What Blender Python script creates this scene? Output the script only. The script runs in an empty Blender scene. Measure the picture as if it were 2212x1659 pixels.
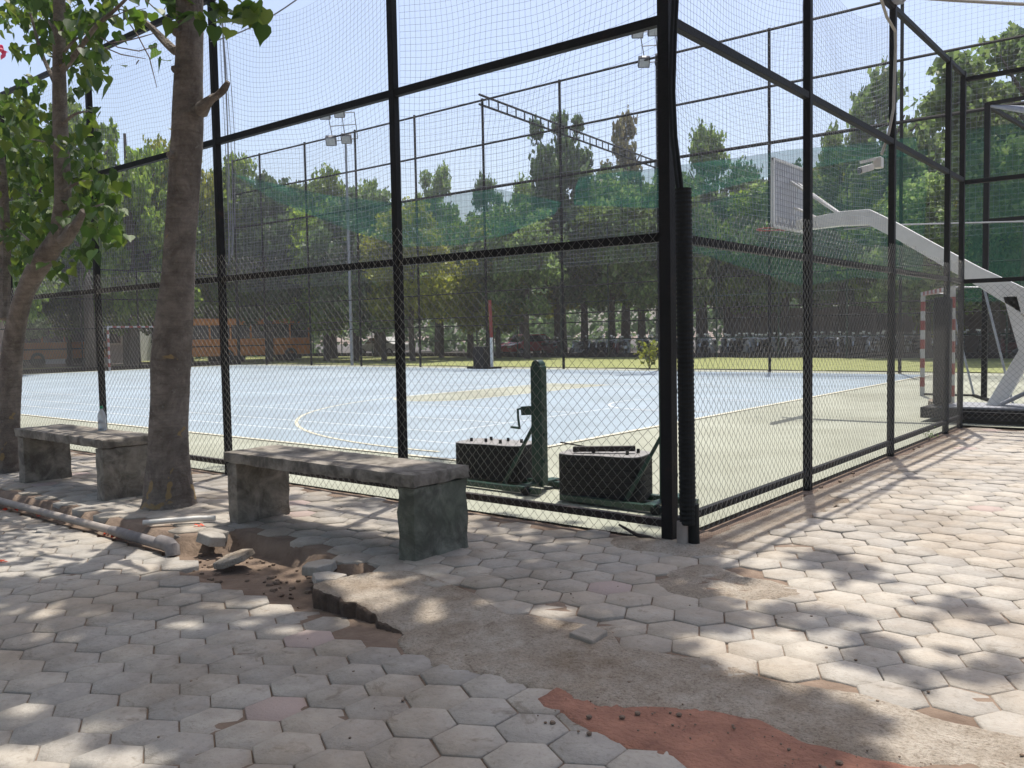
import bpy, bmesh, math, random
import numpy as np
from mathutils import Vector, Matrix
random.seed(7); rng = np.random.default_rng(11)
S = bpy.context.scene
COL = S.collection
PI = math.pi

# ------------------------------------------------------------------ survey of the place
# The camera was solved from the fence (posts 2.75 m apart, rails 1.5 m apart); ray() turns a survey point
# of the 2212 px wide photograph into a direction, at(x, y, Y) into a point on the plane Y, gnd() into a ground point.
CAM = np.array([3.0049, -5.4266, 1.5]); FPX = 1879.5
YAW, PITCH, ROLL = -0.684, -0.0578, -0.0187
def cam_axes():
    cy, sy, cp, sp = math.cos(YAW), math.sin(YAW), math.cos(PITCH), math.sin(PITCH)
    fwd = np.array([sy*cp, cy*cp, sp]); right = np.array([cy, -sy, 0.0]); up = np.cross(right, fwd)
    cr, sr = math.cos(ROLL), math.sin(ROLL)
    return cr*right+sr*up, -sr*right+cr*up, fwd
RIGHT, UP, FWD = cam_axes()
def ray(x, y): return RIGHT*((x-1106)/FPX) - UP*((y-829.5)/FPX) + FWD
def at(x, y, Y):
    d = ray(x, y); return CAM+(Y-CAM[1])/d[1]*d
def gnd(x, y, z=0.0):
    d = ray(x, y); return CAM+(z-CAM[2])/d[2]*d
def far(x, dist):                      # ground point at a horizontal distance
    d = ray(x, 700); h = math.hypot(d[0], d[1]); return CAM[:2]+d[:2]/h*dist
def height_of(x, dist, y):
    d = ray(x, y); h = math.hypot(d[0], d[1]); return CAM[2]+d[2]/h*dist
TOSUN = Vector((-0.37*math.cos(math.radians(72.4)), 0.929*math.cos(math.radians(72.4)), math.sin(math.radians(72.4)))).normalized()

# ------------------------------------------------------------------ materials
def nodes(m):
    m.use_nodes = True; return m.node_tree.nodes, m.node_tree.links
def ramp2(N, L, fac, c0, c1, p0=0.3, p1=0.7):
    r = N.new('ShaderNodeValToRGB'); r.color_ramp.elements[0].position = p0; r.color_ramp.elements[1].position = p1
    r.color_ramp.elements[0].color = (*c0, 1); r.color_ramp.elements[1].color = (*c1, 1)
    L.new(fac, r.inputs['Fac']); return r
def mixc(N, L, fac, a, b, mode='MIX'):
    m = N.new('ShaderNodeMix'); m.data_type = 'RGBA'; m.blend_type = mode
    if hasattr(fac, 'links'): L.new(fac, m.inputs[0])
    else: m.inputs[0].default_value = fac
    for s, v in ((m.inputs[6], a), (m.inputs[7], b)):
        if isinstance(v, tuple): s.default_value = (*v, 1)
        else: L.new(v, s)
    return m.outputs[2]
def noise(N, L, scale, detail=5, rough=0.6, coord='Object', vec=None, dist=0.0):
    n = N.new('ShaderNodeTexNoise'); n.inputs['Scale'].default_value = scale; n.inputs['Detail'].default_value = detail
    n.inputs['Roughness'].default_value = rough; n.inputs['Distortion'].default_value = dist
    if vec is None:
        t = N.new('ShaderNodeTexCoord'); vec = t.outputs[coord]
    L.new(vec, n.inputs['Vector']); return n.outputs['Fac']
def mat(name, base, dark=None, scale=6.0, rough=0.7, bump=0.0, bscale=None, metal=0.0, spec=0.4, p=(0.3, 0.7), extra=None):
    m = bpy.data.materials.new(name); N, L = nodes(m); b = N['Principled BSDF']
    b.inputs['Roughness'].default_value = rough; b.inputs['Metallic'].default_value = metal
    b.inputs['Specular IOR Level'].default_value = spec
    if dark is None: dark = tuple(c*0.78 for c in base)
    c = ramp2(N, L, noise(N, L, scale), dark, base, *p).outputs['Color']
    if extra: c = extra(N, L, c)
    L.new(c, b.inputs['Base Color'])
    if bump:
        bn = N.new('ShaderNodeBump'); bn.inputs['Strength'].default_value = bump; bn.inputs['Distance'].default_value = 0.05 if 'bark' in name else 0.02
        L.new(noise(N, L, bscale or scale*4), bn.inputs['Height']); L.new(bn.outputs['Normal'], b.inputs['Normal'])
    return m
def island(N):
    g = N.new('ShaderNodeNewGeometry'); return g.outputs['Random Per Island']
def leafmat(name, cols, trans=0.4, rough=0.5):
    m = bpy.data.materials.new(name); N, L = nodes(m); b = N['Principled BSDF']
    r = N.new('ShaderNodeValToRGB'); els = r.color_ramp.elements
    while len(els) < len(cols): els.new(0.5)
    for i, c in enumerate(cols): els[i].position = i/(len(cols)-1); els[i].color = (*c, 1)
    L.new(island(N), r.inputs['Fac']); col = r.outputs['Color']
    o = N.new('ShaderNodeObjectInfo')
    hs = N.new('ShaderNodeHueSaturation'); mr = N.new('ShaderNodeMapRange')
    mr.inputs['To Min'].default_value = 0.95; mr.inputs['To Max'].default_value = 1.5
    L.new(o.outputs['Random'], mr.inputs['Value']); L.new(mr.outputs['Result'], hs.inputs['Value']); L.new(col, hs.inputs['Color']); col = hs.outputs['Color']
    L.new(col, b.inputs['Base Color']); b.inputs['Roughness'].default_value = rough; b.inputs['Specular IOR Level'].default_value = 0.3
    t = N.new('ShaderNodeBsdfTranslucent'); hs2 = N.new('ShaderNodeHueSaturation'); hs2.inputs['Value'].default_value = 1.5; hs2.inputs['Saturation'].default_value = 1.1
    hs2.inputs['Hue'].default_value = 0.49
    L.new(col, hs2.inputs['Color']); L.new(hs2.outputs['Color'], t.inputs['Color'])
    mx = N.new('ShaderNodeMixShader'); mx.inputs['Fac'].default_value = trans
    L.new(b.outputs[0], mx.inputs[1]); L.new(t.outputs[0], mx.inputs[2]); L.new(mx.outputs[0], N['Material Output'].inputs['Surface'])
    return m
def clothmat(name, col, opac):
    m = bpy.data.materials.new(name); N, L = nodes(m); N.remove(N['Principled BSDF'])
    d = N.new('ShaderNodeBsdfDiffuse'); d.inputs['Color'].default_value = (*col, 1)
    tl = N.new('ShaderNodeBsdfTranslucent'); tl.inputs['Color'].default_value = (*col, 1)
    tr = N.new('ShaderNodeBsdfTransparent'); a = N.new('ShaderNodeMixShader'); a.inputs['Fac'].default_value = 0.22
    L.new(d.outputs[0], a.inputs[1]); L.new(tl.outputs[0], a.inputs[2])
    mx = N.new('ShaderNodeMixShader')
    mr = N.new('ShaderNodeMapRange'); mr.inputs['To Min'].default_value = opac-0.1; mr.inputs['To Max'].default_value = opac+0.1
    L.new(noise(N, L, 0.9), mr.inputs['Value']); L.new(mr.outputs['Result'], mx.inputs['Fac'])
    L.new(tr.outputs[0], mx.inputs[1]); L.new(a.outputs[0], mx.inputs[2]); L.new(mx.outputs[0], N['Material Output'].inputs['Surface'])
    return m

def tile_extra(pinks):
    def f(N, L, c):
        i = island(N)
        v = ramp2(N, L, i, (0.86, 0.87, 0.89), (1.05, 1.03, 1.0), 0.0, 1.0).outputs['Color']
        c = mixc(N, L, 1.0, c, v, 'MULTIPLY')
        # grime gathered in soft patches over many pavers
        g = N.new('ShaderNodeNewGeometry')
        d = ramp2(N, L, noise(N, L, 0.9, 6, 0.65, vec=g.outputs['Position']), (0.70, 0.64, 0.57), (1, 1, 1), 0.36, 0.56).outputs['Color']
        c = mixc(N, L, 0.8, c, d, 'MULTIPLY')
        sp = ramp2(N, L, noise(N, L, 38, 3, 0.7, vec=g.outputs['Position']), (0.72, 0.70, 0.67), (1, 1, 1), 0.33, 0.47).outputs['Color']
        c = mixc(N, L, 0.55, c, sp, 'MULTIPLY')
        du = ramp2(N, L, noise(N, L, 0.55, 8, 0.7, vec=g.outputs['Position'], dist=0.4), (0, 0, 0), (1, 1, 1), 0.47, 0.66).outputs['Color']
        c = mixc(N, L, mixc(N, L, 1.0, du, (0.62, 0.62, 0.62), 'MULTIPLY'), c, (0.36, 0.295, 0.225))
        cr = ramp2(N, L, noise(N, L, 5.5, 10, 0.75, vec=g.outputs['Position'], dist=1.2), (0.62, 0.58, 0.53), (1, 1, 1), 0.36, 0.43).outputs['Color']
        c = mixc(N, L, 0.7, c, cr, 'MULTIPLY')
        if pinks:
            r = N.new('ShaderNodeMath'); r.operation = 'FRACT'; k = N.new('ShaderNodeMath'); k.operation = 'MULTIPLY'; k.inputs[1].default_value = 37.17
            L.new(i, k.inputs[0]); L.new(k.outputs[0], r.inputs[0])
            gt = N.new('ShaderNodeMath'); gt.operation = 'GREATER_THAN'; gt.inputs[1].default_value = 1-pinks; L.new(r.outputs[0], gt.inputs[0])
            c = mixc(N, L, gt.outputs[0], c, (0.36, 0.285, 0.25))
        return c
    return f
M = {}
M['tile_up'] = mat('paver_concrete', (0.43, 0.398, 0.348), (0.335, 0.308, 0.268), 9, 0.88, 0.35, 60, extra=tile_extra(0.012))
M['tile_low'] = mat('paver_concrete_grey', (0.405, 0.378, 0.333), (0.305, 0.283, 0.25), 9, 0.88, 0.35, 60, extra=tile_extra(0.014))
M['soil'] = mat('brown_soil', (0.235, 0.172, 0.125), (0.12, 0.082, 0.058), 5, 0.95, 0.6, 30)
M['soil_dark'] = mat('dark_crumbly_soil', (0.13, 0.09, 0.065), (0.06, 0.04, 0.03), 12, 0.95, 0.9, 60)
M['redsoil'] = mat('red_soil', (0.37, 0.18, 0.12), (0.21, 0.10, 0.068), 6, 0.95, 1.0, 40)
def conc_extra(N, L, c):
    d = ramp2(N, L, noise(N, L, 1.7, 7, 0.7), (0.62, 0.53, 0.44), (1, 1, 1), 0.35, 0.6).outputs['Color']
    c = mixc(N, L, 0.85, c, d, 'MULTIPLY')
    sp = ramp2(N, L, noise(N, L, 60, 4, 0.8), (0.55, 0.5, 0.45), (1.1, 1.1, 1.1), 0.36, 0.52).outputs['Color']
    c = mixc(N, L, 0.7, c, sp, 'MULTIPLY')
    cr = ramp2(N, L, noise(N, L, 3.3, 12, 0.8, dist=1.6), (0.45, 0.38, 0.32), (1, 1, 1), 0.38, 0.43).outputs['Color']
    return mixc(N, L, 0.6, c, cr, 'MULTIPLY')
M['mortar'] = mat('mortar', (0.40, 0.355, 0.295), (0.28, 0.24, 0.19), 9, 0.95, 0.9, 70, extra=conc_extra)
mossy = 0.15
def bench_extra(N, L, c):
    st = ramp2(N, L, noise(N, L, 5.0, 8, 0.7, dist=0.6), (0.25, 0.24, 0.23), (1, 1, 1), 0.40, 0.60).outputs['Color']
    c = mixc(N, L, 0.8, c, st, 'MULTIPLY')
    g = ramp2(N, L, noise(N, L, 2.1, 4, 0.6), (0, 0, 0), (1, 1, 1), 0.45, 0.62).outputs['Color']
    return mixc(N, L, mixc(N, L, 1.0, g, (mossy,)*3, 'MULTIPLY'), c, (0.085, 0.098, 0.068))
M['bench'] = mat('bench_concrete', (0.34, 0.305, 0.26), (0.22, 0.19, 0.155), 11, 0.9, 0.5, 45, extra=bench_extra)
mossy = 0.55
M['moss_bench'] = mat('mossy_concrete', (0.27, 0.265, 0.215), (0.15, 0.155, 0.12), 11, 0.9, 0.5, 45, extra=bench_extra)
def rust_extra(N, L, c):
    r = ramp2(N, L, noise(N, L, 3.0, 10, 0.75), (0, 0, 0), (1, 1, 1), 0.60, 0.70).outputs['Color']
    return mixc(N, L, mixc(N, L, 1.0, r, (0.6, 0.6, 0.6), 'MULTIPLY'), c, (0.045, 0.022, 0.014))
M['black_steel'] = mat('black_painted_steel', (0.007, 0.006, 0.007), (0.004, 0.004, 0.004), 14, 0.6, 0.25, 50, spec=0.2, extra=rust_extra)
M['rust_steel'] = mat('rusty_black_steel', (0.028, 0.016, 0.012), (0.012, 0.010, 0.010), 18, 0.7, 0.2, 60)
M['wire'] = mat('galvanised_wire', (0.245, 0.24, 0.22), (0.17, 0.165, 0.15), 20, 0.38, metal=0.8)
M['twine'] = mat('net_twine', (0.34, 0.36, 0.42), None, 20, 0.9)
M['rope'] = mat('pale_rope', (0.36, 0.34, 0.30), None, 60, 0.9)
def court_extra(N, L, c):
    d = ramp2(N, L, noise(N, L, 0.5, 10, 0.72, dist=0.5), (0.80, 0.79, 0.76), (1.04, 1.04, 1.04), 0.36, 0.62).outputs['Color']
    c = mixc(N, L, 1.0, c, d, 'MULTIPLY')
    k = ramp2(N, L, noise(N, L, 2.6, 12, 0.78, dist=2.0), (0.72, 0.71, 0.70), (1, 1, 1), 0.34, 0.40).outputs['Color']
    return mixc(N, L, 0.6, c, k, 'MULTIPLY')
M['court_blue'] = mat('blue_acrylic', (0.265, 0.325, 0.37), (0.24, 0.30, 0.35), 0.35, 0.7, 0.05, 200, extra=court_extra)
M['court_beige'] = mat('olive_acrylic', (0.305, 0.315, 0.25), (0.265, 0.275, 0.215), 0.5, 0.75, 0.05, 200, extra=court_extra)
M['line'] = mat('white_line_paint', (0.56, 0.59, 0.60), (0.42, 0.46, 0.49), 3, 0.7)
M['cream'] = mat('cream_line_paint', (0.55, 0.52, 0.39), (0.46, 0.44, 0.35), 3, 0.7)
M['grass'] = mat('dry_lawn', (0.25, 0.265, 0.10), (0.17, 0.19, 0.065), 1.2, 0.95, 0.8, 40)
M['lot'] = mat('parking_dirt', (0.085, 0.075, 0.065), (0.05, 0.045, 0.04), 0.8, 0.95, 0.4, 12)
M['dgreen'] = mat('dark_green_paint', (0.008, 0.045, 0.028), (0.004, 0.022, 0.014), 9, 0.4, spec=0.5)
M['weight'] = mat('cast_weight', (0.008, 0.006, 0.006), (0.004, 0.0035, 0.0035), 9, 0.75, 0.3, 40)
M['weight_top'] = mat('dusty_weight_top', (0.29, 0.28, 0.275), (0.18, 0.175, 0.17), 9, 0.9, 0.3, 40)
M['white_paint'] = mat('white_painted_steel', (0.72, 0.71, 0.68), (0.60, 0.59, 0.56), 4, 0.45)
M['goal_white'] = mat('faded_white_paint', (0.46, 0.45, 0.43), (0.36, 0.35, 0.33), 6, 0.6)
M['red_paint'] = mat('red_paint', (0.27, 0.045, 0.035), None, 4, 0.5)
M['grey_steel'] = mat('grey_steel', (0.32, 0.33, 0.35), (0.24, 0.25, 0.27), 8, 0.5, metal=0.4)
M['lamp_body'] = mat('lamp_housing', (0.10, 0.105, 0.115), None, 8, 0.5)
M['lamp_glass'] = mat('lamp_lens', (0.42, 0.44, 0.46), None, 8, 0.15, spec=0.8)
M['pvc'] = mat('grey_pvc', (0.36, 0.315, 0.275), (0.24, 0.205, 0.18), 8, 0.7, 0.1, 60)
M['pvc_dark'] = mat('dusty_grey_pvc', (0.22, 0.20, 0.19), (0.14, 0.125, 0.12), 10, 0.7, 0.2, 60)
M['duct'] = mat('black_ribbed_plastic', (0.006, 0.007, 0.007), (0.004, 0.005, 0.005), 30, 0.6, spec=0.2)
M['tape'] = mat('white_plastic', (0.66, 0.645, 0.60), None, 10, 0.4)
M['teal'] = clothmat('green_shade_cloth', (0.03, 0.165, 0.115), 0.46)
M['teal_thin'] = clothmat('thin_green_shade_cloth', (0.02, 0.14, 0.09), 0.34)
M['rubber'] = mat('rubber', (0.012, 0.012, 0.012), None, 20, 0.8)
M['seat_vinyl'] = mat('black_vinyl', (0.02, 0.02, 0.022), None, 20, 0.5)
M['chrome'] = mat('chrome', (0.75, 0.75, 0.77), None, 6, 0.3, metal=0.9)
M['glass'] = mat('dark_window_glass', (0.03, 0.035, 0.04), (0.02, 0.022, 0.026), 2, 0.08, spec=0.9)
M['bus_orange'] = mat('orange_bus_paint', (0.62, 0.21, 0.03), (0.50, 0.16, 0.025), 2, 0.45)
M['car_red'] = mat('red_car_paint', (0.38, 0.02, 0.02), None, 2, 0.2, spec=0.7)
M['car_silver'] = mat('silver_car_paint', (0.45, 0.45, 0.44), None, 2, 0.3, spec=0.6)
M['wall'] = mat('brown_rendered_wall', (0.27, 0.215, 0.19), (0.18, 0.14, 0.125), 0.9, 0.95, 0.3, 8)
M['pinkwall'] = mat('pink_render', (0.40, 0.29, 0.25), (0.33, 0.235, 0.20), 1.2, 0.95)
M['palewall'] = mat('pale_render', (0.55, 0.55, 0.56), (0.45, 0.45, 0.47), 1.2, 0.9)
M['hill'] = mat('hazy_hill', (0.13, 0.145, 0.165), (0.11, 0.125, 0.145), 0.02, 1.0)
def bark_extra(N, L, c):
    t = N.new('ShaderNodeTexCoord'); mp = N.new('ShaderNodeMapping'); mp.inputs['Scale'].default_value = (2.5, 2.5, 26)
    L.new(t.outputs['Object'], mp.inputs['Vector'])
    ring = ramp2(N, L, noise(N, L, 1.6, 4, 0.6, vec=mp.outputs['Vector']), (0.55, 0.5, 0.47), (1, 1, 1), 0.33, 0.52).outputs['Color']
    c = mixc(N, L, 0.45, c, ring, 'MULTIPLY')
    bl = ramp2(N, L, noise(N, L, 3.2, 10, 0.75, dist=0.7), (0.45, 0.42, 0.40), (1.1, 1.08, 1.05), 0.40, 0.58).outputs['Color']
    c = mixc(N, L, 0.75, c, bl, 'MULTIPLY')
    sx = N.new('ShaderNodeSeparateXYZ'); L.new(t.outputs['Object'], sx.inputs[0])
    h = N.new('ShaderNodeMapRange'); h.inputs['From Min'].default_value = 0.25; h.inputs['From Max'].default_value = 1.0; h.inputs['To Min'].default_value = 0.0; h.inputs['To Max'].default_value = 0.14
    L.new(sx.outputs['Z'], h.inputs['Value'])
    a = N.new('ShaderNodeMath'); a.operation = 'SUBTRACT'; L.new(noise(N, L, 4.2, 3, 0.5, dist=0.8), a.inputs[0]); L.new(h.outputs['Result'], a.inputs[1])
    pk = ramp2(N, L, a.outputs[0], (0, 0, 0), (1, 1, 1), 0.575, 0.60).outputs['Color']
    c = mixc(N, L, pk, c, (0.36, 0.255, 0.125))
    # grey lichen-pale flecks
    fl = ramp2(N, L, noise(N, L, 13, 5, 0.7), (0, 0, 0), (1, 1, 1), 0.60, 0.68).outputs['Color']
    return mixc(N, L, fl, c, (0.27, 0.24, 0.21))
M['bark'] = mat('peeling_bark', (0.32, 0.28, 0.245), (0.18, 0.15, 0.13), 7, 0.95, 1.0, 42, extra=bark_extra)
M['bark_far'] = mat('far_bark', (0.10, 0.08, 0.065), (0.055, 0.043, 0.036), 3, 0.95)
M['twig'] = mat('dry_twig', (0.20, 0.165, 0.14), (0.12, 0.09, 0.075), 20, 0.9)
M['heart'] = leafmat('heart_leaf', [(0.024, 0.052, 0.012), (0.04, 0.082, 0.016), (0.065, 0.115, 0.020), (0.11, 0.15, 0.032)], 0.40)
M['leaf_dense'] = leafmat('dense_leaf', [(0.06, 0.105, 0.025), (0.12, 0.19, 0.042), (0.21, 0.28, 0.065)], 0.48)
M['leaf_mid'] = leafmat('mid_leaf', [(0.065, 0.11, 0.045), (0.125, 0.19, 0.07), (0.20, 0.265, 0.10)], 0.48)
M['leaf_yellow'] = leafmat('yellow_green_leaf', [(0.09, 0.115, 0.025), (0.16, 0.185, 0.035), (0.23, 0.24, 0.05)], 0.48)
M['leaf_dark'] = leafmat('dark_leaf', [(0.04, 0.07, 0.036), (0.075, 0.12, 0.055), (0.12, 0.175, 0.08)], 0.42)
M['leaf_brown'] = leafmat('brownish_leaf', [(0.07, 0.065, 0.035), (0.12, 0.11, 0.06), (0.16, 0.16, 0.08)], 0.4)
M['petal'] = leafmat('orange_petal', [(0.5, 0.05, 0.02), (0.62, 0.10, 0.04)], 0.3)
M['pink'] = leafmat('pink_petal', [(0.6, 0.05, 0.12), (0.7, 0.12, 0.2)], 0.3)
def plate_extra(N, L, c):
    return c
M['board'] = mat('weathered_backboard', (0.62, 0.62, 0.64), (0.50, 0.51, 0.54), 3, 0.4)

# ------------------------------------------------------------------ mesh helpers
OFF = {}
def link(name, me, material, parent=None, origin=None):
    o = bpy.data.objects.new(name, me); COL.objects.link(o)
    if material is not None: me.materials.append(material)
    if parent is not None: o.parent = parent; OFF[o] = OFF[parent]
    else:
        OFF[o] = Vector(origin) if origin is not None else Vector((0, 0, 0)); o.location = OFF[o]
    return o
def npmesh(name, V, F):                # V (n,3), F list of equal-size face arrays or one array
    V = np.asarray(V, dtype=np.float32); me = bpy.data.meshes.new(name)
    groups = F if isinstance(F, list) else [F]
    loops = np.concatenate([g.ravel() for g in groups]).astype(np.int32)
    tot = np.concatenate([np.full(len(g), g.shape[1]) for g in groups]).astype(np.int32)
    st = np.concatenate([[0], np.cumsum(tot)[:-1]]).astype(np.int32)
    me.vertices.add(len(V)); me.vertices.foreach_set('co', V.ravel())
    me.loops.add(len(loops)); me.loops.foreach_set('vertex_index', loops)
    me.polygons.add(len(tot)); me.polygons.foreach_set('loop_start', st); me.polygons.foreach_set('loop_total', tot)
    me.update(calc_edges=True); me.validate(); return me
class MB:
    def __init__(s): s.v = []; s.f = []
    def add(s, vs, fs):
        k = len(s.v); s.v += [tuple(v) for v in vs]; s.f += [tuple(i+k for i in f) for f in fs]; return s
    def box(s, cx, cy, cz, sx, sy, sz, rot=None):
        vs = [Vector((x*sx/2, y*sy/2, z*sz/2)) for z in (-1, 1) for y in (-1, 1) for x in (-1, 1)]
        if rot is not None: vs = [rot @ v for v in vs]
        c = Vector((cx, cy, cz))
        return s.add([v+c for v in vs], [(0, 2, 3, 1), (4, 5, 7, 6), (0, 1, 5, 4), (2, 6, 7, 3), (0, 4, 6, 2), (1, 3, 7, 5)])
    def beam(s, a, b, w, h, up=(0, 0, 1)):
        a, b = Vector(a), Vector(b); d = (b-a).normalized(); u = Vector(up)
        if abs(d.dot(u)) > 0.98: u = Vector((0, 1, 0))
        x = d.cross(u).normalized(); y = x.cross(d)
        q = [x*(w/2*i)+y*(h/2*j) for i, j in ((-1, -1), (1, -1), (1, 1), (-1, 1))]
        return s.add([a+p for p in q]+[b+p for p in q], [(3, 2, 1, 0), (4, 5, 6, 7), (0, 1, 5, 4), (1, 2, 6, 5), (2, 3, 7, 6), (3, 0, 4, 7)])
    def tube(s, pts, r, n=10, cap=True):
        pts = [Vector(p) for p in pts]; rs = r if isinstance(r, (list, tuple)) else [r]*len(pts)
        vs = []; prev = None
        for i, p in enumerate(pts):
            d = (pts[min(i+1, len(pts)-1)]-pts[max(i-1, 0)]).normalized()
            if prev is None:
                u = Vector((0, 0, 1)) if abs(d.z) < 0.9 else Vector((1, 0, 0)); x = d.cross(u).normalized()
            else: x = (prev-d*prev.dot(d)).normalized()
            prev = x; y = d.cross(x)
            vs += [p+(x*math.cos(2*PI*k/n)+y*math.sin(2*PI*k/n))*rs[i] for k in range(n)]
        fs = [(i*n+k, i*n+(k+1) % n, (i+1)*n+(k+1) % n, (i+1)*n+k) for i in range(len(pts)-1) for k in range(n)]
        if cap: fs += [tuple(range(n-1, -1, -1)), tuple((len(pts)-1)*n+k for k in range(n))]
        return s.add(vs, fs)
    def prism(s, poly, a, b, plane='xy'):
        n = len(poly)
        P = {'xy': lambda p, t: (p[0], p[1], t), 'xz': lambda p, t: (p[0], t, p[1]), 'yz': lambda p, t: (t, p[0], p[1])}[plane]
        return s.add([P(p, a) for p in poly]+[P(p, b) for p in poly],
                     [tuple(range(n-1, -1, -1)), tuple(range(n, 2*n))]+[(i, (i+1) % n, n+(i+1) % n, n+i) for i in range(n)])
    def ring(s, c, R, r, axis='y', n=20, m=8):   # torus
        vs = []
        for i in range(n):
            a = 2*PI*i/n
            for j in range(m):
                b = 2*PI*j/m; q = R+r*math.cos(b); t = r*math.sin(b)
                p = {'y': (q*math.cos(a), t, q*math.sin(a)), 'x': (t, q*math.cos(a), q*math.sin(a)), 'z': (q*math.cos(a), q*math.sin(a), t)}[axis]
                vs.append(Vector(c)+Vector(p))
        return s.add(vs, [(i*m+j, ((i+1) % n)*m+j, ((i+1) % n)*m+(j+1) % m, i*m+(j+1) % m) for i in range(n) for j in range(m)])
    def lathe(s, prof, c, n=20):
        vs = []; c = Vector(c)
        for r, z in prof: vs += [c+Vector((r*math.cos(2*PI*k/n), r*math.sin(2*PI*k/n), z)) for k in range(n)]
        k = len(prof)
        return s.add(vs, [(i*n+j, i*n+(j+1) % n, (i+1)*n+(j+1) % n, (i+1)*n+j) for i in range(k-1) for j in range(n)]+[tuple(range(n-1, -1, -1)), tuple((k-1)*n+j for j in range(n))])
    def build(s, name, material, parent=None, origin=None, bevel=0.0, smooth=False, jitter=0.0):
        off = OFF[parent] if parent is not None else (Vector(origin) if origin is not None else Vector((0, 0, 0)))
        me = bpy.data.meshes.new(name); me.from_pydata([(v[0]-off.x, v[1]-off.y, v[2]-off.z) for v in s.v], [], s.f)
        bm = bmesh.new(); bm.from_mesh(me); bmesh.ops.recalc_face_normals(bm, faces=bm.faces); bm.to_mesh(me); bm.free()
        if smooth:
            me.polygons.foreach_set('use_smooth', [True]*len(me.polygons)); me.set_sharp_from_angle(angle=math.radians(40))
        o = link(name, me, material, parent, origin)
        if bevel:
            b = o.modifiers.new('bevel', 'BEVEL'); b.width = bevel; b.segments = 2; b.limit_method = 'ANGLE'; b.angle_limit = math.radians(40)
        return o
def tag(o, label=None, cat=None, group=None, kind=None):
    if label: o['label'] = label
    if cat: o['category'] = cat
    if group: o['group'] = group
    if kind: o['kind'] = kind
    return o
def thing(name, loc, label, cat, group=None):
    o = bpy.data.objects.new(name, None); COL.objects.link(o); o.location = loc; o.empty_display_size = 0.2; OFF[o] = Vector(loc)
    return tag(o, label, cat, group)
def copy_tree(o, parent=None):
    c = o.copy(); COL.objects.link(c); c.parent = parent
    for ch in list(o.children): copy_tree(ch, c)
    return c
def segments(name, A, B, r, material, parent=None, origin=None):     # many thin three-sided wires in one mesh
    A = np.asarray(A, float); B = np.asarray(B, float); off = OFF[parent] if parent is not None else Vector(origin or (0, 0, 0))
    D = B-A; D /= np.linalg.norm(D, axis=1)[:, None]
    U = np.where(np.abs(D[:, 2:3]) > 0.9, np.array([[1.0, 0, 0]]), np.array([[0, 0, 1.0]]))
    X = np.cross(D, U); X /= np.linalg.norm(X, axis=1)[:, None]; Y = np.cross(D, X)
    V = []
    for k in range(3):
        a = 2*PI*k/3; V.append(A+r*(X*math.cos(a)+Y*math.sin(a)))
    for k in range(3):
        a = 2*PI*k/3; V.append(B+r*(X*math.cos(a)+Y*math.sin(a)))
    V = np.stack(V, 1).reshape(-1, 3)-np.array(off); n = len(A); b = np.arange(n)[:, None]*6
    F = np.concatenate([b+np.array([[0, 1, 4, 3]]), b+np.array([[1, 2, 5, 4]]), b+np.array([[2, 0, 3, 5]])])
    me = npmesh(name, V, F); me.polygons.foreach_set('use_smooth', [True]*len(me.polygons)); return link(name, me, material, parent, origin)

# ------------------------------------------------------------------ camera, sky, sun
cd = bpy.data.cameras.new('camera'); cam = bpy.data.objects.new('camera', cd); COL.objects.link(cam)
cd.sensor_width = 36; cd.lens = 36*FPX/2212; cd.clip_end = 3000; cd.clip_start = 0.05
cam.matrix_world = Matrix(((RIGHT[0], UP[0], -FWD[0], CAM[0]), (RIGHT[1], UP[1], -FWD[1], CAM[1]), (RIGHT[2], UP[2], -FWD[2], CAM[2]), (0, 0, 0, 1)))
S.camera = cam
W = bpy.data.worlds.new('World'); S.world = W; W.use_nodes = True; N, L = W.node_tree.nodes, W.node_tree.links
sky = N.new('ShaderNodeTexSky'); sky.sky_type = 'NISHITA'; sky.sun_disc = False
sky.sun_elevation = math.radians(72.4); sky.sun_rotation = math.radians(-21.7); sky.air_density = 1.0; sky.dust_density = 3.6; sky.ozone_density = 1.0; sky.altitude = 100
tint = N.new('ShaderNodeMix'); tint.data_type = 'RGBA'; tint.blend_type = 'MULTIPLY'; tint.inputs[0].default_value = 1.0
tint.inputs[7].default_value = (1.19, 1.17, 1.17, 1)          # the pale, slightly lavender noon sky
L.new(sky.outputs['Color'], tint.inputs[6]); L.new(tint.outputs[2], N['Background'].inputs['Color']); N['Background'].inputs['Strength'].default_value = 0.15
sl = bpy.data.lights.new('sun', 'SUN'); sl.energy = 5.0; sl.angle = math.radians(0.55); sl.color = (1.0, 0.95, 0.875)
so = bpy.data.objects.new('sun', sl); COL.objects.link(so); so.location = (-10, 20, 60); so.rotation_euler = TOSUN.to_track_quat('Z', 'Y').to_euler()
S.view_settings.view_transform = 'Standard'; S.view_settings.look = 'None'; S.view_settings.exposure = 0.24; S.view_settings.gamma = 1.0
S.view_settings.use_curve_mapping = False
S.cycles.max_bounces = 6; S.cycles.transparent_max_bounces = 12; S.cycles.diffuse_bounces = 3; S.cycles.use_denoising = True

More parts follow.
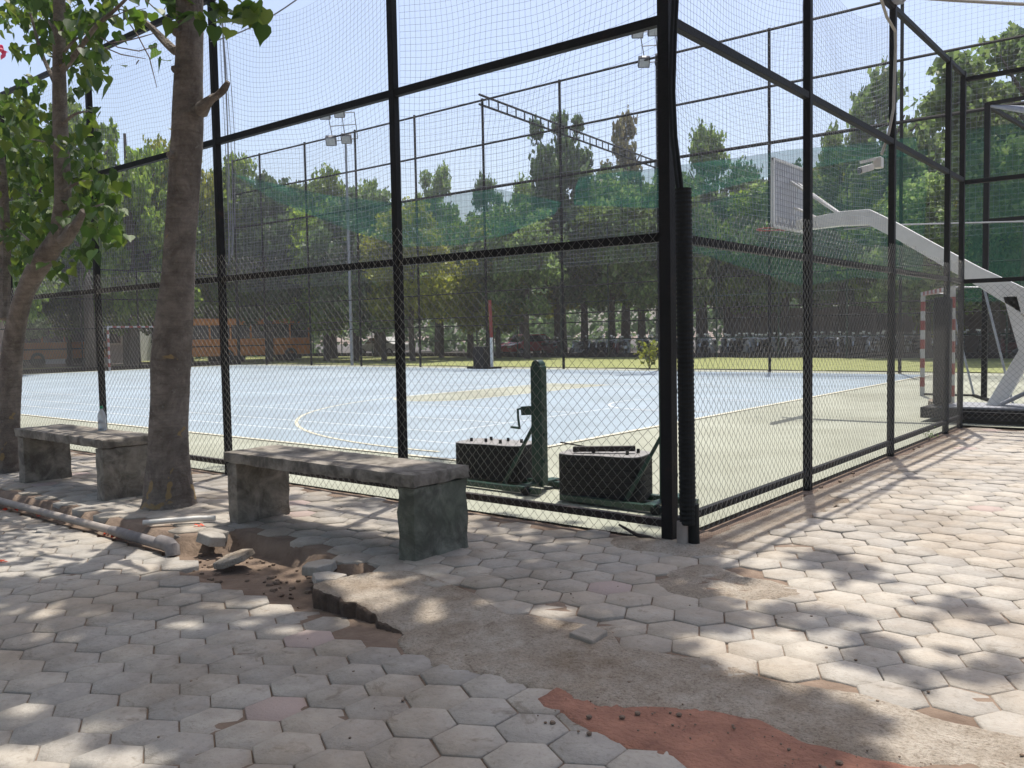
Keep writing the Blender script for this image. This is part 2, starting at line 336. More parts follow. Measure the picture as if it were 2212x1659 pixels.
# ------------------------------------------------------------------ ground
UX, UYv = zip(*[(-40, -1.97), (-6.5, -1.95), (-3.12, -1.95), (-2.95, -1.62), (-2.42, -1.57), (-1.78, -1.69), (-1.46, -1.80), (-1.37, -1.63), (-.85, -1.67), (-.31, -1.8), (.08, -1.96), (.17, -1.9), (.63, -1.82), (.82, -2.0), (1.26, -1.92), (1.9, -1.9), (2.47, -1.92), (40, -1.9)])
DX, DYv = zip(*[(-40, -2.1), (-3.1, -2.12), (-2.0, -2.16), (-1.27, -2.32), (-.74, -2.36), (-.32, -2.42), (-.12, -2.5), (.21, -2.58), (.8, -2.56), (1.24, -2.58), (1.68, -2.62), (2.2, -2.72), (40, -2.8)])
def upper_line(x): return np.interp(x, UX, UYv)
def lower_line(x): return np.interp(x, DX, DYv)
def low_depth(x): return np.interp(x, [-40, -1.3, -0.3, 0.5, 2, 40], [0.115, 0.115, 0.075, 0.03, 0.02, 0.02])
def level(x, y):
    x = np.asarray(x, float); y = np.asarray(y, float)
    t = np.clip((upper_line(x)+0.03-y)/0.05, 0, 1)
    ramp = np.clip((upper_line(x)-y)/np.maximum(upper_line(x)-lower_line(x), 0.05), 0, 1)
    w = np.clip((x+1.2)/0.9, 0, 1)      # step on the left, ramp on the right
    return -low_depth(x)*(t*(1-w)+ramp*w)
def vnoise(x, y, s, seed=0):
    return (np.sin(x*s+seed)*np.cos(y*s*1.3+seed*2.1)+0.5*np.sin(x*s*2.3+y*s*1.9+seed*.7)+0.35*np.cos(y*s*4.1-x*s*3.3+seed))/1.85
def grid_mesh(name, xs, ys, zf):
    X, Y = np.meshgrid(xs, ys); Z = zf(X, Y); nx, ny = len(xs), len(ys)
    V = np.stack([X.ravel(), Y.ravel(), Z.ravel()], 1)
    i = (np.arange(ny-1)[:, None]*nx+np.arange(nx-1)[None, :]).ravel()[:, None]
    return npmesh(name, V, i+np.array([[0, 1, nx+1, nx]]))
xs = np.concatenate([[-1500, -700, -300, -120, -60, -30, -20], np.arange(-15, 9.01, 0.06), [12, 20, 40, 100, 300, 700, 1500]])
ys = np.concatenate([[-1500, -500, -100, -40, -20, -12], np.arange(-8, 0.6, 0.05), [2, 5, 9, 15, 30, 60, 120, 300, 700, 1500]])
def gz(X, Y):
    near = (X > -15.1) & (X < 9.1) & (Y > -8.1) & (Y < 0.5)
    return level(X, Y)-np.where((X > -3.2) & (X < -1.2) & (Y < upper_line(X)) & (Y > lower_line(X)-.1), 0.034, 0.0105)+np.where(near, 0.004*vnoise(X, Y, 9)+0.004*vnoise(X, Y, 31, 3), -0.02)
tag(link('ground', grid_mesh('ground', xs, ys, gz), M['soil']), kind='structure')

def hexes(name, rot, sel, zf, material, bounds, R=0.148, gap=0.0032, seed=1, org=(0, 0)):
    rg = np.random.default_rng(seed); s3 = math.sqrt(3)*R
    n = int(26/R); I, J = np.meshgrid(np.arange(-n, n), np.arange(-n, n))
    cx = (I+0.5*(J % 2))*s3; cy = J*1.5*R; cx, cy = cx.ravel(), cy.ravel()
    c, s = math.cos(rot), math.sin(rot); x = org[0]+c*cx-s*cy; y = org[1]+s*cx+c*cy
    k = (x > bounds[0]) & (x < bounds[1]) & (y > bounds[2]) & (y < bounds[3]); x, y = x[k], y[k]
    k = sel(x, y); x, y = x[k], y[k]; m = len(x)
    a = rot+PI/6+np.arange(6)*PI/3
    r1 = R-gap-0.005; r2 = R-gap
    tilt = rg.normal(0, 0.010, (m, 2)); dz = rg.normal(0, 0.0032, m); yaw = rg.normal(0, 0.012, m); sh = rg.normal(0, 0.0015, (m, 2))
    odd = rg.random(m) < 0.04; tilt[odd] *= 1.8
    zc = zf(x, y)+dz; V = []
    for rr, h in ((r1, 0.0), (r2, -0.006), (r2, -0.075)):
        A = a[None, :]+yaw[:, None]; jig = 1+(rg.normal(0, 0.011, (m, 6)) if h == 0 else 0)
        ox, oy = rr*jig*np.cos(A), rr*jig*np.sin(A)
        V.append(np.stack([x[:, None]+sh[:, :1]+ox, y[:, None]+sh[:, 1:]+oy, zc[:, None]+h+tilt[:, :1]*ox+tilt[:, 1:]*oy], 2))
    V = np.concatenate(V, 1).reshape(-1, 3); b = np.arange(m)[:, None]*18
    top = b+np.arange(6)[None, :]; q = []
    for i in range(6):
        j = (i+1) % 6; q.append(b+np.array([[6+i, 6+j, j, i]])); q.append(b+np.array([[12+i, 12+j, 6+j, 6+i]]))
    return tag(link(name, npmesh(name, V, [top, np.concatenate(q)]), material), kind='structure')
def sel_up(x, y):
    ok = (y > upper_line(x)+np.where(x > -1.3, 0.02, 0.10)) & ((y < -0.10) | (x > 0.42)) & ((y < 8.45) | (x < 0.4))
    ok &= ~((np.hypot(x-0.75, y+0.72) < 0.30))                       # broken-out spot by the corner
    return ok
hexes('pavement', PI/6-0.05, sel_up, lambda x, y: 0*x, M['tile_up'], (-15, 9, -2.4, 8.6), seed=3, org=(1.58, -1.24))
hexes('lower_pavement', 0.0, lambda x, y: y < lower_line(x)-0.04, level, M['tile_low'], (-15, 9, -9, -2), seed=5, org=(-.70, -3.95))

# mortar bank between the two levels
TX, TY = zip(*[(-1.26, -2.12), (-1.16, -1.78), (-.98, -1.60), (-.72, -1.62), (-.31, -1.72), (.08, -1.90), (.17, -1.84), (.63, -1.76), (.82, -1.95), (1.05, -1.9), (1.26, -1.85), (1.54, -1.92), (1.9, -1.83), (2.24, -1.9), (2.7, -1.86), (5, -1.85)])
BX, BY = zip(*[(-1.26, -2.16), (-1.1, -2.23), (-.74, -2.24), (-.34, -2.31), (-.12, -2.44), (.21, -2.54), (.51, -2.5), (.81, -2.48), (1.14, -2.49), (1.4, -2.31), (1.64, -2.26), (1.85, -2.34), (2.02, -2.31), (2.22, -2.28), (2.37, -2.17), (2.7, -2.12), (5, -2.1)])
def bank():
    xs = np.linspace(-1.24, 4.5, 460); nv = 34; V = []
    for i, x in enumerate(xs):
        t = np.interp(x, TX, TY); b = np.interp(x, BX, BY)+0.02*vnoise(x, 0, 17)+0.008*vnoise(x, 0, 60, 2)
        ld = float(low_depth(x)); drop = np.interp(x, [-1.3, -0.75, -0.3, 5], [0.0, 0.012, 1, 1]); drop = drop if x < -0.75 else min(drop, 1)*(ld-0.006) if x > -0.3 else 0.012+(ld-0.018)*(x+0.75)/0.45
        for j in range(nv):
            v = j/(nv-1); y = t+(b-t)*v
            z = 0.004-drop*v**1.3+0.006*vnoise(x, y, 7)*min(1, 4*v)+0.003*vnoise(x, y, 29, 4)+0.0016*vnoise(x, y, 83, 1)+0.0011*vnoise(x, y, 190, 5)
            if j == 0: z = -0.012
            V.append((x, y, z))
        for dy, dz in ((-0.008, -0.012), (-0.012, -0.045), (0.004, -0.16)) if x < -0.28 else ((-0.02, -0.005), (-0.045, -0.016), (-0.07, -0.07)):
            V.append((x, b+dy+0.012*vnoise(x, dz*40, 30), V[i*(nv+3)+nv-1][2]+dz))
    m = nv+3; i = (np.arange(len(xs)-1)[:, None]*m+np.arange(m-1)[None, :]).ravel()[:, None]
    me = npmesh('mortar_bank', V, i+np.array([[0, 1, m+1, m]])); k_ = np.tile(np.arange(m-1), len(xs)-1); me.materials.append(M['mortar']); me.materials.append(M['soil_dark']); me.polygons.foreach_set('material_index', ((k_ >= nv-1) & (np.repeat(xs[:-1], m-1) < -0.28)).astype(np.int32)); me.polygons.foreach_set('use_smooth', [True]*len(me.polygons))
    return me
tag(link('mortar_path_edge', bank(), None), kind='structure')
def redz(X, Y): return level(X, Y)-0.020+0.006*vnoise(X, Y, 11, 1)+0.004*vnoise(X, Y, 41, 2)
def soil_patch():
    xs = np.linspace(0.82, 4.5, 110); V = []; nv = 10
    for x in xs:
        t = np.interp(x, BX, BY)+0.04; b = np.interp(x, [.8, .9, 1.24, 1.5, 1.8, 2.0, 2.3, 5], [-2.62, -2.68, -2.76, -2.80, -2.88, -2.96, -3.05, -3.4])+0.03*vnoise(x, 1, 14)
        for j in range(nv):
            y = t+(b-t)*j/(nv-1); edge = min(j, nv-1-j)/2.0
            V.append((x, y, float(level(x, y))-0.0005+0.005*vnoise(x, y, 11, 1)+0.003*vnoise(x, y, 41, 2)-(0.03 if edge < 0.4 else 0)))
    i = (np.arange(len(xs)-1)[:, None]*nv+np.arange(nv-1)[None, :]).ravel()[:, None]
    me = npmesh('red_soil', V, i+np.array([[0, 1, nv+1, nv]])); me.polygons.foreach_set('use_smooth', [True]*len(me.polygons)); return me
tag(link('red_soil', soil_patch(), M['redsoil']), kind='structure')
# small mound of mortar round the corner post
mm = MB(); ringn = 26; V = [(0.75, -0.72, 0.012)]
for k, (r, z) in enumerate(((0.12, -0.012), (0.22, 0.012), (0.33, 0.004), (0.42, -0.02))):
    for i in range(ringn):
        a = 2*PI*i/ringn; rr = r*(1+0.22*math.sin(3*a+1)+0.1*math.sin(7*a)); V.append((0.75+rr*1.25*math.cos(a), -0.72+rr*0.8*math.sin(a), z+0.008*math.sin(5*a+k*2)))
F = [(0, 1+i, 1+(i+1) % ringn) for i in range(ringn)]+[(1+k*ringn+i, 1+(k+1)*ringn+i, 1+(k+1)*ringn+(i+1) % ringn, 1+k*ringn+(i+1) % ringn) for k in range(3) for i in range(ringn)]
mm.add(V, F); tag(mm.build('mortar_ground_patch', M['mortar'], smooth=True), kind='structure')
mm = MB(); V = [(0.02, -0.13, 0.035)]
for k, (r, z) in enumerate(((0.14, 0.03), (0.27, 0.014), (0.40, -0.02))):
    for i in range(ringn):
        a = 2*PI*i/ringn; rr = r*(1+0.15*math.sin(2*a+.5)+0.08*math.sin(5*a)); V.append((0.06+rr*1.3*math.cos(a), -0.10+rr*0.75*math.sin(a), z))
F = [(0, 1+i, 1+(i+1) % ringn) for i in range(ringn)]+[(1+k*ringn+i, 1+(k+1)*ringn+i, 1+(k+1)*ringn+(i+1) % ringn, 1+k*ringn+(i+1) % ringn) for k in range(2) for i in range(ringn)]
mm.add(V, F); tag(mm.build('mortar_ground_footing', M['mortar'], smooth=True), kind='structure')

def apron():
    V = []; ys = np.linspace(-.05, 8.7, 220); nv = 9
    for y in ys:
        a = .13+.05*vnoise(y, 2, 3.1)+.02*vnoise(y, 1, 17); b_ = .52+.05*vnoise(y, 5, 4.3)
        for j in range(nv):
            x = a+(b_-a)*j/(nv-1); e = min(j, nv-1-j); V.append((x, y, -0.0035+.0025*vnoise(x, y, 13)+.0012*vnoise(x, y, 61)-(.016 if e == 0 else 0)))
    i = (np.arange(len(ys)-1)[:, None]*nv+np.arange(nv-1)[None, :]).ravel()[:, None]
    me = npmesh('apron', V, i+np.array([[0, nv, nv+1, 1]])); me.polygons.foreach_set('use_smooth', [True]*len(me.polygons)); return me
tag(link('mortar_ground_apron', apron(), M['mortar']), kind='structure')

# court, lawn, car park
def sheet(name, rects, z, m, kind='structure'):
    b = MB()
    for r in rects:
        if len(r) == 4 and not isinstance(r[0], tuple): x0, x1, y0, y1 = r; r = [(x0, y0), (x1, y0), (x1, y1), (x0, y1)]
        b.add([(p[0], p[1], z) for p in r], [tuple(range(len(r)))])
    return tag(b.build(name, m), kind=kind)
sheet('court_surround_ground', [[(-41.2, 0.03), (-0.03, 0.03), (-0.03, 8.87), (9.5, 8.87), (9.5, 24.6), (-41.2, 24.6)]], 0.006, M['court_beige'])
sheet('court_ground', [(-40.2, -3.80, 2.1, 23.2)], 0.010, M['court_blue'])
stad = [(-11.35+1.05*math.cos(a), 9.43+1.05*math.sin(a)) for a in np.linspace(PI, 2*PI, 24)]+[(-10.3, 15.2), (-12.4, 15.2)]
sheet('court_key_ground', [stad], 0.014, M['court_beige'])
def strip(pts, w):
    out = []
    for (a, b) in zip(pts[:-1], pts[1:]):
        a, b = Vector((*a, 0)), Vector((*b, 0)); d = (b-a).normalized(); n = Vector((-d.y, d.x, 0))*w/2
        out.append([(a+n).to_2d()[:], (b+n).to_2d()[:], (b-n).to_2d()[:], (a-n).to_2d()[:]])
    return out
def arcp(cx, cy, r, a0, a1, n=60): return [(cx+r*math.cos(a), cy+r*math.sin(a)) for a in np.linspace(a0, a1, n)]
wl = strip([(-39, 5.65), (-6.2, 5.72)], .05)+strip([(-6.2, 4.18), (-6.2, 8.95)], .05)+strip([(-39, 4.12), (-6.2, 4.2)], .05)+strip([(-20, 3.2), (-4.2, 3.25)], .05)
wl += strip([(-13.3, 5.7), (-13.3, 21)], .05)+strip([(-11, 7.85), (-6.25, 7.8)], .05)+strip([(-39, 15.9), (-4, 15.9)], .05)+strip([(-20, 13.6), (-6, 13.7)], .05)
wl += strip([(-30, 19.5), (-4, 19.5)], .05)+strip([(-22.5, 2.2), (-22.5, 23)], .05)+strip([(-31.5, 4.2), (-31.5, 21)], .05)+strip([(-6.2, 8.95), (-4.0, 8.95)], .05)+strip([(-6.2, 11.6), (-4, 11.6)], .05)
wl += strip([(-28, 8.6), (-14, 8.6)], .05)+strip([(-28, 17.6), (-7, 17.6)], .05)
wl += strip(arcp(-5.3, 10.4, 1.6, 0.9, 5.4), .05)
sheet('court_ground_white_lines', wl, 0.0145, M['line'])
cl = strip(arcp(-5.15, 9.85, 7.35, PI*0.62, PI*1.52), .06)+strip([(-3.80, 2.1), (-3.80, 23.2)], .10)+strip([(-40, 2.1), (-3.8, 2.1)], .08)+strip(stad+[stad[0]], .06)+strip([(-40.2, 2.1), (-40.2, 23.2)], .1)
sheet('court_ground_cream_lines', cl, 0.0185, M['cream'])
tag(link('lawn_ground', grid_mesh('lawn', np.linspace(-75, 12, 88), np.linspace(24.75, 37.2, 30), lambda X, Y: 0.03+0.02*vnoise(X, Y, 1.3)+0.01*vnoise(X, Y, 6, 2)), M['grass']), kind='structure')
tag(link('side_lawn_ground', grid_mesh('side_lawn', np.linspace(-50, -41.4, 12), np.linspace(-8, 24.7, 40), lambda X, Y: 0.02+0.02*vnoise(X, Y, 1.3)), M['grass']), kind='structure')
sheet('car_park_ground', [(-140, 60, 37.2, 130), (-140, -50, -40, 37.19)], -0.01, M['lot'])
# hills to the right behind the trees
hx0 = float(at(1968, 320, 365)[0]); hx = np.linspace(hx0, hx0+160, 60); hy = np.array([300, 330, 370, 430])
tag(link('hill', grid_mesh('hill', hx, hy, lambda X, Y: np.clip((Y-300)/60, 0, 1)*np.clip((X-hx0)/5, 0, 1)**.5*(72+.05*(X-hx0)+2*np.sin(X*.09))-2), M['hill']), kind='structure')

# ------------------------------------------------------------------ the cage
def post(parent, x, y, h, w, m=None, z0=-0.05):
    MB().box(x, y, (h+z0)/2, w, w, h-z0).build('post', m or M['black_steel'], parent, bevel=0.004)
def chainlink(parent, origin, along, length, z0, z1, normal, dwn=0.0435, r=0.0018, jag=0.0):
    o = np.array(origin, float); u = np.array(along, float); nrm = np.array(normal, float)
    nw = int(length/dwn); nz = int((z1-z0)/dwn); A = []; B = []
    j = np.arange(nw)[:, None]; k = np.arange(nz+1)[None, :]
    left = ((k+j) % 2 == 0); xx = np.where(left, j*dwn, (j+1)*dwn)+0.002*np.sin(k*0.7+j*0.9)
    zz = z0+k*dwn+0*j+0.004*np.sin(xx*5.0)
    bul = 0.012*np.sin(xx*2.2+0.5)*np.sin((zz-z0)*2.1)
    dep = np.where(left, 0.003, -0.003)+bul
    P = o+u*xx[..., None]+np.array([0, 0, 1.0])*zz[..., None]+nrm*dep[..., None]
    if jag:
        top = z1-jag*(0.5+0.5*np.sin(j[:, 0]*dwn*1.9))
        keep = zz[:, 1:] < top[:, None]
    else: keep = np.ones(zz[:, 1:].shape, bool)
    A = P[:, :-1][keep]; B = P[:, 1:][keep]
    return segments('chain_link', A, B, r, M['wire'], parent)
def fence_run(label, base, posts, rails, u, corner_w=None, pw=0.066, rw=0.056, top=5.2, link_len=0, link_out=None, length=0):
    t = thing('cage_fence', base, label, 'fence', 'black sports cage fence runs')
    for (x, y, w) in posts: post(t, x, y, top, w)
    for (a, b, w) in rails: MB().beam(a, b, w, w).build('rail', M['black_steel'], t, bevel=0.003)
    return t
ZR = [0.1335, 2.153, 3.634, 5.16]
FP = [-2.706, -5.486, -8.346, -11.1, -13.85, -16.6]
front = thing('cage_fence', (-2.7, 0, 0), 'front run of the black steel cage fence beside the two concrete benches, with its mesh', 'fence', 'black sports cage fence runs')
post(front, 0, 0, 5.2, 0.088)
for x in FP: post(front, x, 0, 5.2, 0.066)
edges = [0]+FP
for z, w in zip(ZR, (0.05, 0.058, 0.060, 0.056)):
    MB().beam((-0.045, 0.003, z), (-16.6, 0.003, z), w, w+0.004).build('rail', M['black_steel'] if z > 1 else M['rust_steel'], front, bevel=0.003)
chainlink(front, (-0.05, -0.045, 0), (-1, 0, 0), 16.5, 0.012, 2.46, (0, -1, 0), jag=0.14)
RP = [2.658, 5.323, 7.967]
side = thing('cage_fence', (0, 4.4, 0), 'right-hand run of the black cage fence, from the big corner post to the second corner', 'fence', 'black sports cage fence runs')
for y in RP+[8.84]: post(side, 0, y, 5.2, 0.070)
for z, w in zip(ZR, (0.05, 0.058, 0.060, 0.056)):
    MB().beam((-0.002, 0.045, z), (-0.002, 8.84, z), w, w+0.004).build('rail', M['black_steel'], side, bevel=0.003)
chainlink(side, (0.048, 0.06, 0), (0, 1, 0), 8.75, 0.012, 2.50, (1, 0, 0), jag=0.10)
ext = thing('cage_fence', (2.7, 8.84, 0), 'short run of black cage fence at the far right, in front of the basketball stand', 'fence', 'black sports cage fence runs')
for x in (2.75, 5.5, 8.25): post(ext, x, 8.84, 5.2, 0.066)
for z, w in zip((0.19, 2.145, 3.593, 5.08), (0.05, 0.058, 0.060, 0.06)):
    MB().beam((0.04, 8.842, z), (8.25, 8.842, z), w, w+0.004).build('rail', M['black_steel'], ext, bevel=0.003)
chainlink(ext, (0.05, 8.795, 0), (1, 0, 0), 4.0, 0.03, 2.1, (0, -1, 0))
# tall far fence
FY = 23.8
tall = thing('cage_fence', (-18, FY, 0), 'very tall thin fence of dark poles along the far side of the blue court', 'fence', 'black sports cage fence runs')
for x in (-41.2, -38.6, -34.6, -30.6, -26.4, -22.2, -18.05, -13.55, -9.2, -4.9, -0.6, 3.7, 8.0): MB().tube([(x, FY, 0), (x, FY, 11.75)], 0.055, 8).build('pole', M['black_steel'], tall, smooth=True)
for z, r in ((11.65, .045), (9.75, .045), (7.85, .06), (3.36, .03), (2.27, .03), (1.89, .025)):
    MB().tube([(-41.2, FY-0.06, z), (-30, FY-0.06, z-0.02), (-15, FY-0.06, z+.03), (8, FY-0.06, z)], r, 6).build('rail', M['black_steel'], tall, smooth=True)
sg = [(x, z) for x in np.arange(-41.2, 8, 0.4) for z in (0,)]
XS = np.arange(-41.2, 8.0, 0.16)
segments('net_mesh', [(x, FY+0.07, 4.2) for x in XS]+[(-41.2, FY+0.07, z) for z in np.arange(4.2, 11.6, 0.16)], [(x, FY+0.07, 11.62) for x in XS]+[(8, FY+0.07, z) for z in np.arange(4.2, 11.6, 0.16)], 0.003, M['twine'], tall)
lf = thing('cage_fence', (-41.4, 12, 0), 'far left end of the cage fence with a dark curb behind the left goal', 'fence', 'black sports cage fence runs')
for y in np.arange(0, 23.9, 2.98): MB().tube([(-41.4, y, 0), (-41.4, y, 5.2)], 0.05, 8).build('post', M['black_steel'], lf, smooth=True)
for z in (0.15, 2.15, 3.65, 5.16): MB().beam((-41.4, 0, z), (-41.4, 23.8, z), 0.05, 0.06).build('rail', M['black_steel'], lf)
MB().box(-41.55, 11.9, 0.11, 0.16, 23.8, 0.22).build('curb', M['rust_steel'], lf, bevel=0.01)
back = thing('cage_fence', (-20, 37.4, 0), 'thin dark fence between the lawn and the rows of motorcycles', 'fence', 'black sports cage fence runs')
for x in np.arange(-62, 9, 3.4): MB().tube([(x, 37.4, 0), (x, 37.4, 8.4)], 0.04, 6).build('post', M['dgreen'], back, smooth=True)
for z in (1.1, 3.3, 5.6, 8.35): MB().tube([(-62, 37.4, z), (8, 37.4, z)], 0.03, 6).build('rail', M['dgreen'], back, smooth=True)
MB().box(-27, 37.6, 0.12, 71, 0.2, 0.3).build('curb', M['rust_steel'], back)

# ball nets hung on the cage
def netting(name, label, bays, z0, z1, axis, off, cell=0.056, r=0.0012):
    A = []; B = []
    for (s0, s1, sagt) in bays:
        n = max(4, int(abs(s1-s0)/cell)); k = int((z1-z0)/cell)
        U, V = np.meshgrid(np.linspace(0, 1, n+1), np.linspace(0, 1, k+1), indexing='ij')
        bow = 4*U*(1-U)
        z = z0+(z1-z0)*V-bow*sagt*V**1.5-0.05*bow*np.sin(V*PI)+0.012*np.sin(U*17+V*5)*np.sin(V*PI)
        s = s0+(s1-s0)*(U+0.02*np.sin(V*7+s0)*bow+0.006*np.sin(V*23+U*11)*bow)
        d = off+0.10*bow*np.sin(V*PI)*(1 if axis == 'x' else -1)+0.02*np.sin(U*9+V*7)*np.sin(V*PI)
        P = np.stack([s, d, z], 2) if axis == 'x' else np.stack([d, s, z], 2)
        A += [P[:-1].reshape(-1, 3), P[:, :-1].reshape(-1, 3)]; B += [P[1:].reshape(-1, 3), P[:, 1:].reshape(-1, 3)]
    o = segments(name, np.concatenate(A), np.concatenate(B), r, M['twine'], origin=((bays[0][0], off, z0) if axis == 'x' else (off, bays[0][0], z0)))
    return tag(o, label, 'net', 'ball nets hung on the cage')
netting('ball_net', 'square-mesh ball net sagging between the rails of the front cage run above the benches', list(zip([-0.06]+[x-.03 for x in FP[:4]], [x+.03 for x in FP[:5]], (0.10, 0.42, 0.12, 0.1, 0.1))), 2.2, 5.12, 'x', 0.05)
netting('ball_net', 'square-mesh ball net on the right-hand cage run above the sunny pavement', [(0.06, 2.62, 0.1), (2.69, 5.28, 0.35)], 2.2, 5.12, 'y', -0.05)
# gathered net and rope beside the second front post
g = MB()
for k in range(7):
    pts = [(-5.44+0.10*math.sin(t*3+k)*t*0.5+0.03*k*(0.4+0.6*math.sin(t*PI)), 0.06+0.02*math.sin(k), 2.3+2.8*(1-t)+0.02*k) for t in np.linspace(0, 1, 14)]
    g.tube(pts, 0.004, 4)
tag(g.build('bunched_cords', M['twine'], origin=(-5.44, 0.06, 2.3)), 'loose dark net cords bunched beside the cage post by the big trunk', 'cord')
rp = MB().tube([(-2.7+(-5.48+2.7)*t, -0.03, 5.13-0.44*t**1.2-0.2*4*t*(1-t)) for t in np.linspace(0, 1, 20)], 0.007, 5)
tag(rp.build('net_rope', M['twine'], origin=(-4.1, 0, 4.3)), 'sagging top rope of the front ball net right of the big trunk', 'rope')

# shade cloth on the far fence
def cloth(name, label, poly, Y, m, ny=26, nx=64):
    xs_ = [p[0] for p in poly]; x0, x1 = min(xs_), max(xs_)
    def span(x):
        zs = []
        for (a, b) in zip(poly, poly[1:]+poly[:1]):
            if (a[0]-x)*(b[0]-x) <= 0 and a[0] != b[0]: zs.append(a[1]+(b[1]-a[1])*(x-a[0])/(b[0]-a[0]))
        return (min(zs), max(zs)) if len(zs) >= 2 else (zs[0], zs[0])
    V = []
    for x in np.linspace(x0+1e-3, x1-1e-3, nx):
        lo, hi = span(x)
        for j in range(ny):
            v = j/(ny-1); V.append((x, Y-0.25*math.sin(v*PI)*min(1, (hi-lo))+0.06*math.sin(x*1.7+v*6), lo+(hi-lo)*v))
    i = (np.arange(nx-1)[:, None]*ny+np.arange(ny-1)[None, :]).ravel()[:, None]
    o0 = Vector((x0, Y, poly[0][1])); me = npmesh(name, np.array(V)-np.array(o0), i+np.array([[0, 1, ny+1, ny]])); me.polygons.foreach_set('use_smooth', [True]*len(me.polygons))
    return tag(link(name, me, m, None, o0), label, 'shade cloth', 'green shade cloths on the far fence')
cloth('shade_cloth', 'torn teal shade cloth sagging like a hammock on the far fence at centre', [(-41, 10.9), (-33.0, 8.84), (-27.38, 7.75), (-23.37, 7.75), (-21.34, 7.75), (-17.91, 6.8), (-17.92, 6.4), (-20.73, 5.75), (-23.41, 5.5), (-27.26, 5.7), (-30.88, 6.8), (-36.9, 8.9)], 23.6, M['teal'])
cloth('shade_cloth', 'narrow teal shade cloth strip along the far fence behind the backboard', [(-17.21, 7.7), (-12.36, 7.55), (-8.54, 7.5), (-4.36, 7.3), (-4.36, 6.75), (-6.24, 6.85), (-8.54, 6.75), (-10.2, 6.6), (-13.53, 6.1), (-17.23, 6.6)], 23.6, M['teal'])
cloth('shade_cloth', 'wide thin green shade cloth hanging low on the far fence behind the basketball arm', [(-12.1, 5.9), (-8.54, 6.6), (-6.24, 6.8), (-4.05, 6.9), (-4.06, 2.9), (-6.22, 3.1), (-7.9, 2.9), (-12.1, 4.4)], 23.55, M['teal_thin'])
cloth('shade_cloth', 'green shade cloth hanging at the far right edge beyond the cage corner', [(-3.0, 7.3), (1.6, 7.3), (1.6, 2.1), (-3.0, 2.2)], 23.55, M['teal_thin'])

# ------------------------------------------------------------------ benches, bottle
def slab(b, x0, x1, y0, y1, z0, z1, n=14, amp=0.010, seed=0):
    # a rough cast block: gridded faces with worn edges
    nx, ny, nz = max(3, int((x1-x0)/.07)), max(3, int((y1-y0)/.07)), max(2, int((z1-z0)/.06))
    bm = bmesh.new(); bmesh.ops.create_cube(bm, size=1)
    for ax, k in ((0, nx), (1, ny), (2, nz)):
        es = [e for e in bm.edges if abs(abs((e.verts[0].co-e.verts[1].co).normalized()[ax])-1) < 1e-3]
        bmesh.ops.subdivide_edges(bm, edges=es, cuts=k, use_grid_fill=True)
    vs = []; bm.verts.ensure_lookup_table(); bm.verts.index_update()
    for v in bm.verts:
        p = v.co.copy(); e = [abs(abs(p[i])-.5) < 1e-4 for i in range(3)]
        q = Vector((x0+(p.x+.5)*(x1-x0), y0+(p.y+.5)*(y1-y0), z0+(p.z+.5)*(z1-z0)))
        w = amp*(1.0 if sum(e) > 1 else 0.35); s = seed
        d = Vector((math.sin(q.z*31+q.y*17+s)+math.sin(q.y*53+s*2+q.z*41), math.sin(q.x*29+q.z*23+s)+math.sin(q.x*61+s*3), math.sin(q.x*37+q.y*19+s)+math.sin(q.y*47+q.x*57+s)))*0.5
        n = Vector([(-1 if p[i] < 0 else 1) if e[i] else 0 for i in range(3)])
        if sum(e) > 1: q -= n*abs(d.length)*w
        else: q += n*d.x*w
        vs.append(q)
    k = len(b.v); b.v += [tuple(v) for v in vs]; b.f += [tuple(v.index+k for v in f.verts) for f in bm.faces]; bm.free(); return b
def bench(label, x0, x1, y0, y1, h, seed):
    t = thing('concrete_bench', ((x0+x1)/2, (y0+y1)/2, 0), label, 'bench', 'cast concrete benches along the cage')
    slab(MB(), x0, x1, y0, y1, h-0.095, h, seed=seed).build('seat', M['bench'], t, smooth=True)
    slab(MB(), x0+0.02, x0+0.17, y0+0.02, y1-0.02, -0.03, h-0.092, seed=seed+1).build('leg', M['bench'], t, smooth=True)
    slab(MB(), x1-0.18, x1-0.015, y0+0.01, y1-0.01, -0.03, h-0.092, seed=seed+2).build('leg', M['moss_bench' if seed == 1 else 'bench'], t, smooth=True)
    return t
bench('nearer heavy concrete bench with dark green stained end, right of the big trunk', -3.31, -1.08, -1.455, -0.90, 0.588, 1)
bench('farther concrete bench behind the big trunk, with a water bottle standing on it', -7.04, -5.06, -1.60, -1.06, 0.588, 9)
bt = thing('water_bottle', (-5.87, -1.20, 0.588), 'clear water bottle with green cap standing on the farther bench', 'bottle')
M['bottle'] = mat('milky_plastic', (0.62, 0.66, 0.72), None, 6, 0.2, spec=0.6)
M['bottle'].node_tree.nodes['Principled BSDF'].inputs['Transmission Weight'].default_value = 0.55
M['green_cap'] = mat('green_plastic', (0.02, 0.30, 0.13), None, 6, 0.4)
MB().lathe([(0.036, 0), (0.040, 0.01), (0.040, 0.06), (0.037, 0.07), (0.040, 0.08), (0.040, 0.15), (0.034, 0.18), (0.016, 0.215), (0.014, 0.225)], (-5.87, -1.20, 0.588), 18).build('bottle_body', M['bottle'], bt, smooth=True)
MB().lathe([(0.016, 0.225), (0.016, 0.248), (0.013, 0.252)], (-5.87, -1.20, 0.588), 14).build('cap', M['green_cap'], bt, smooth=True)

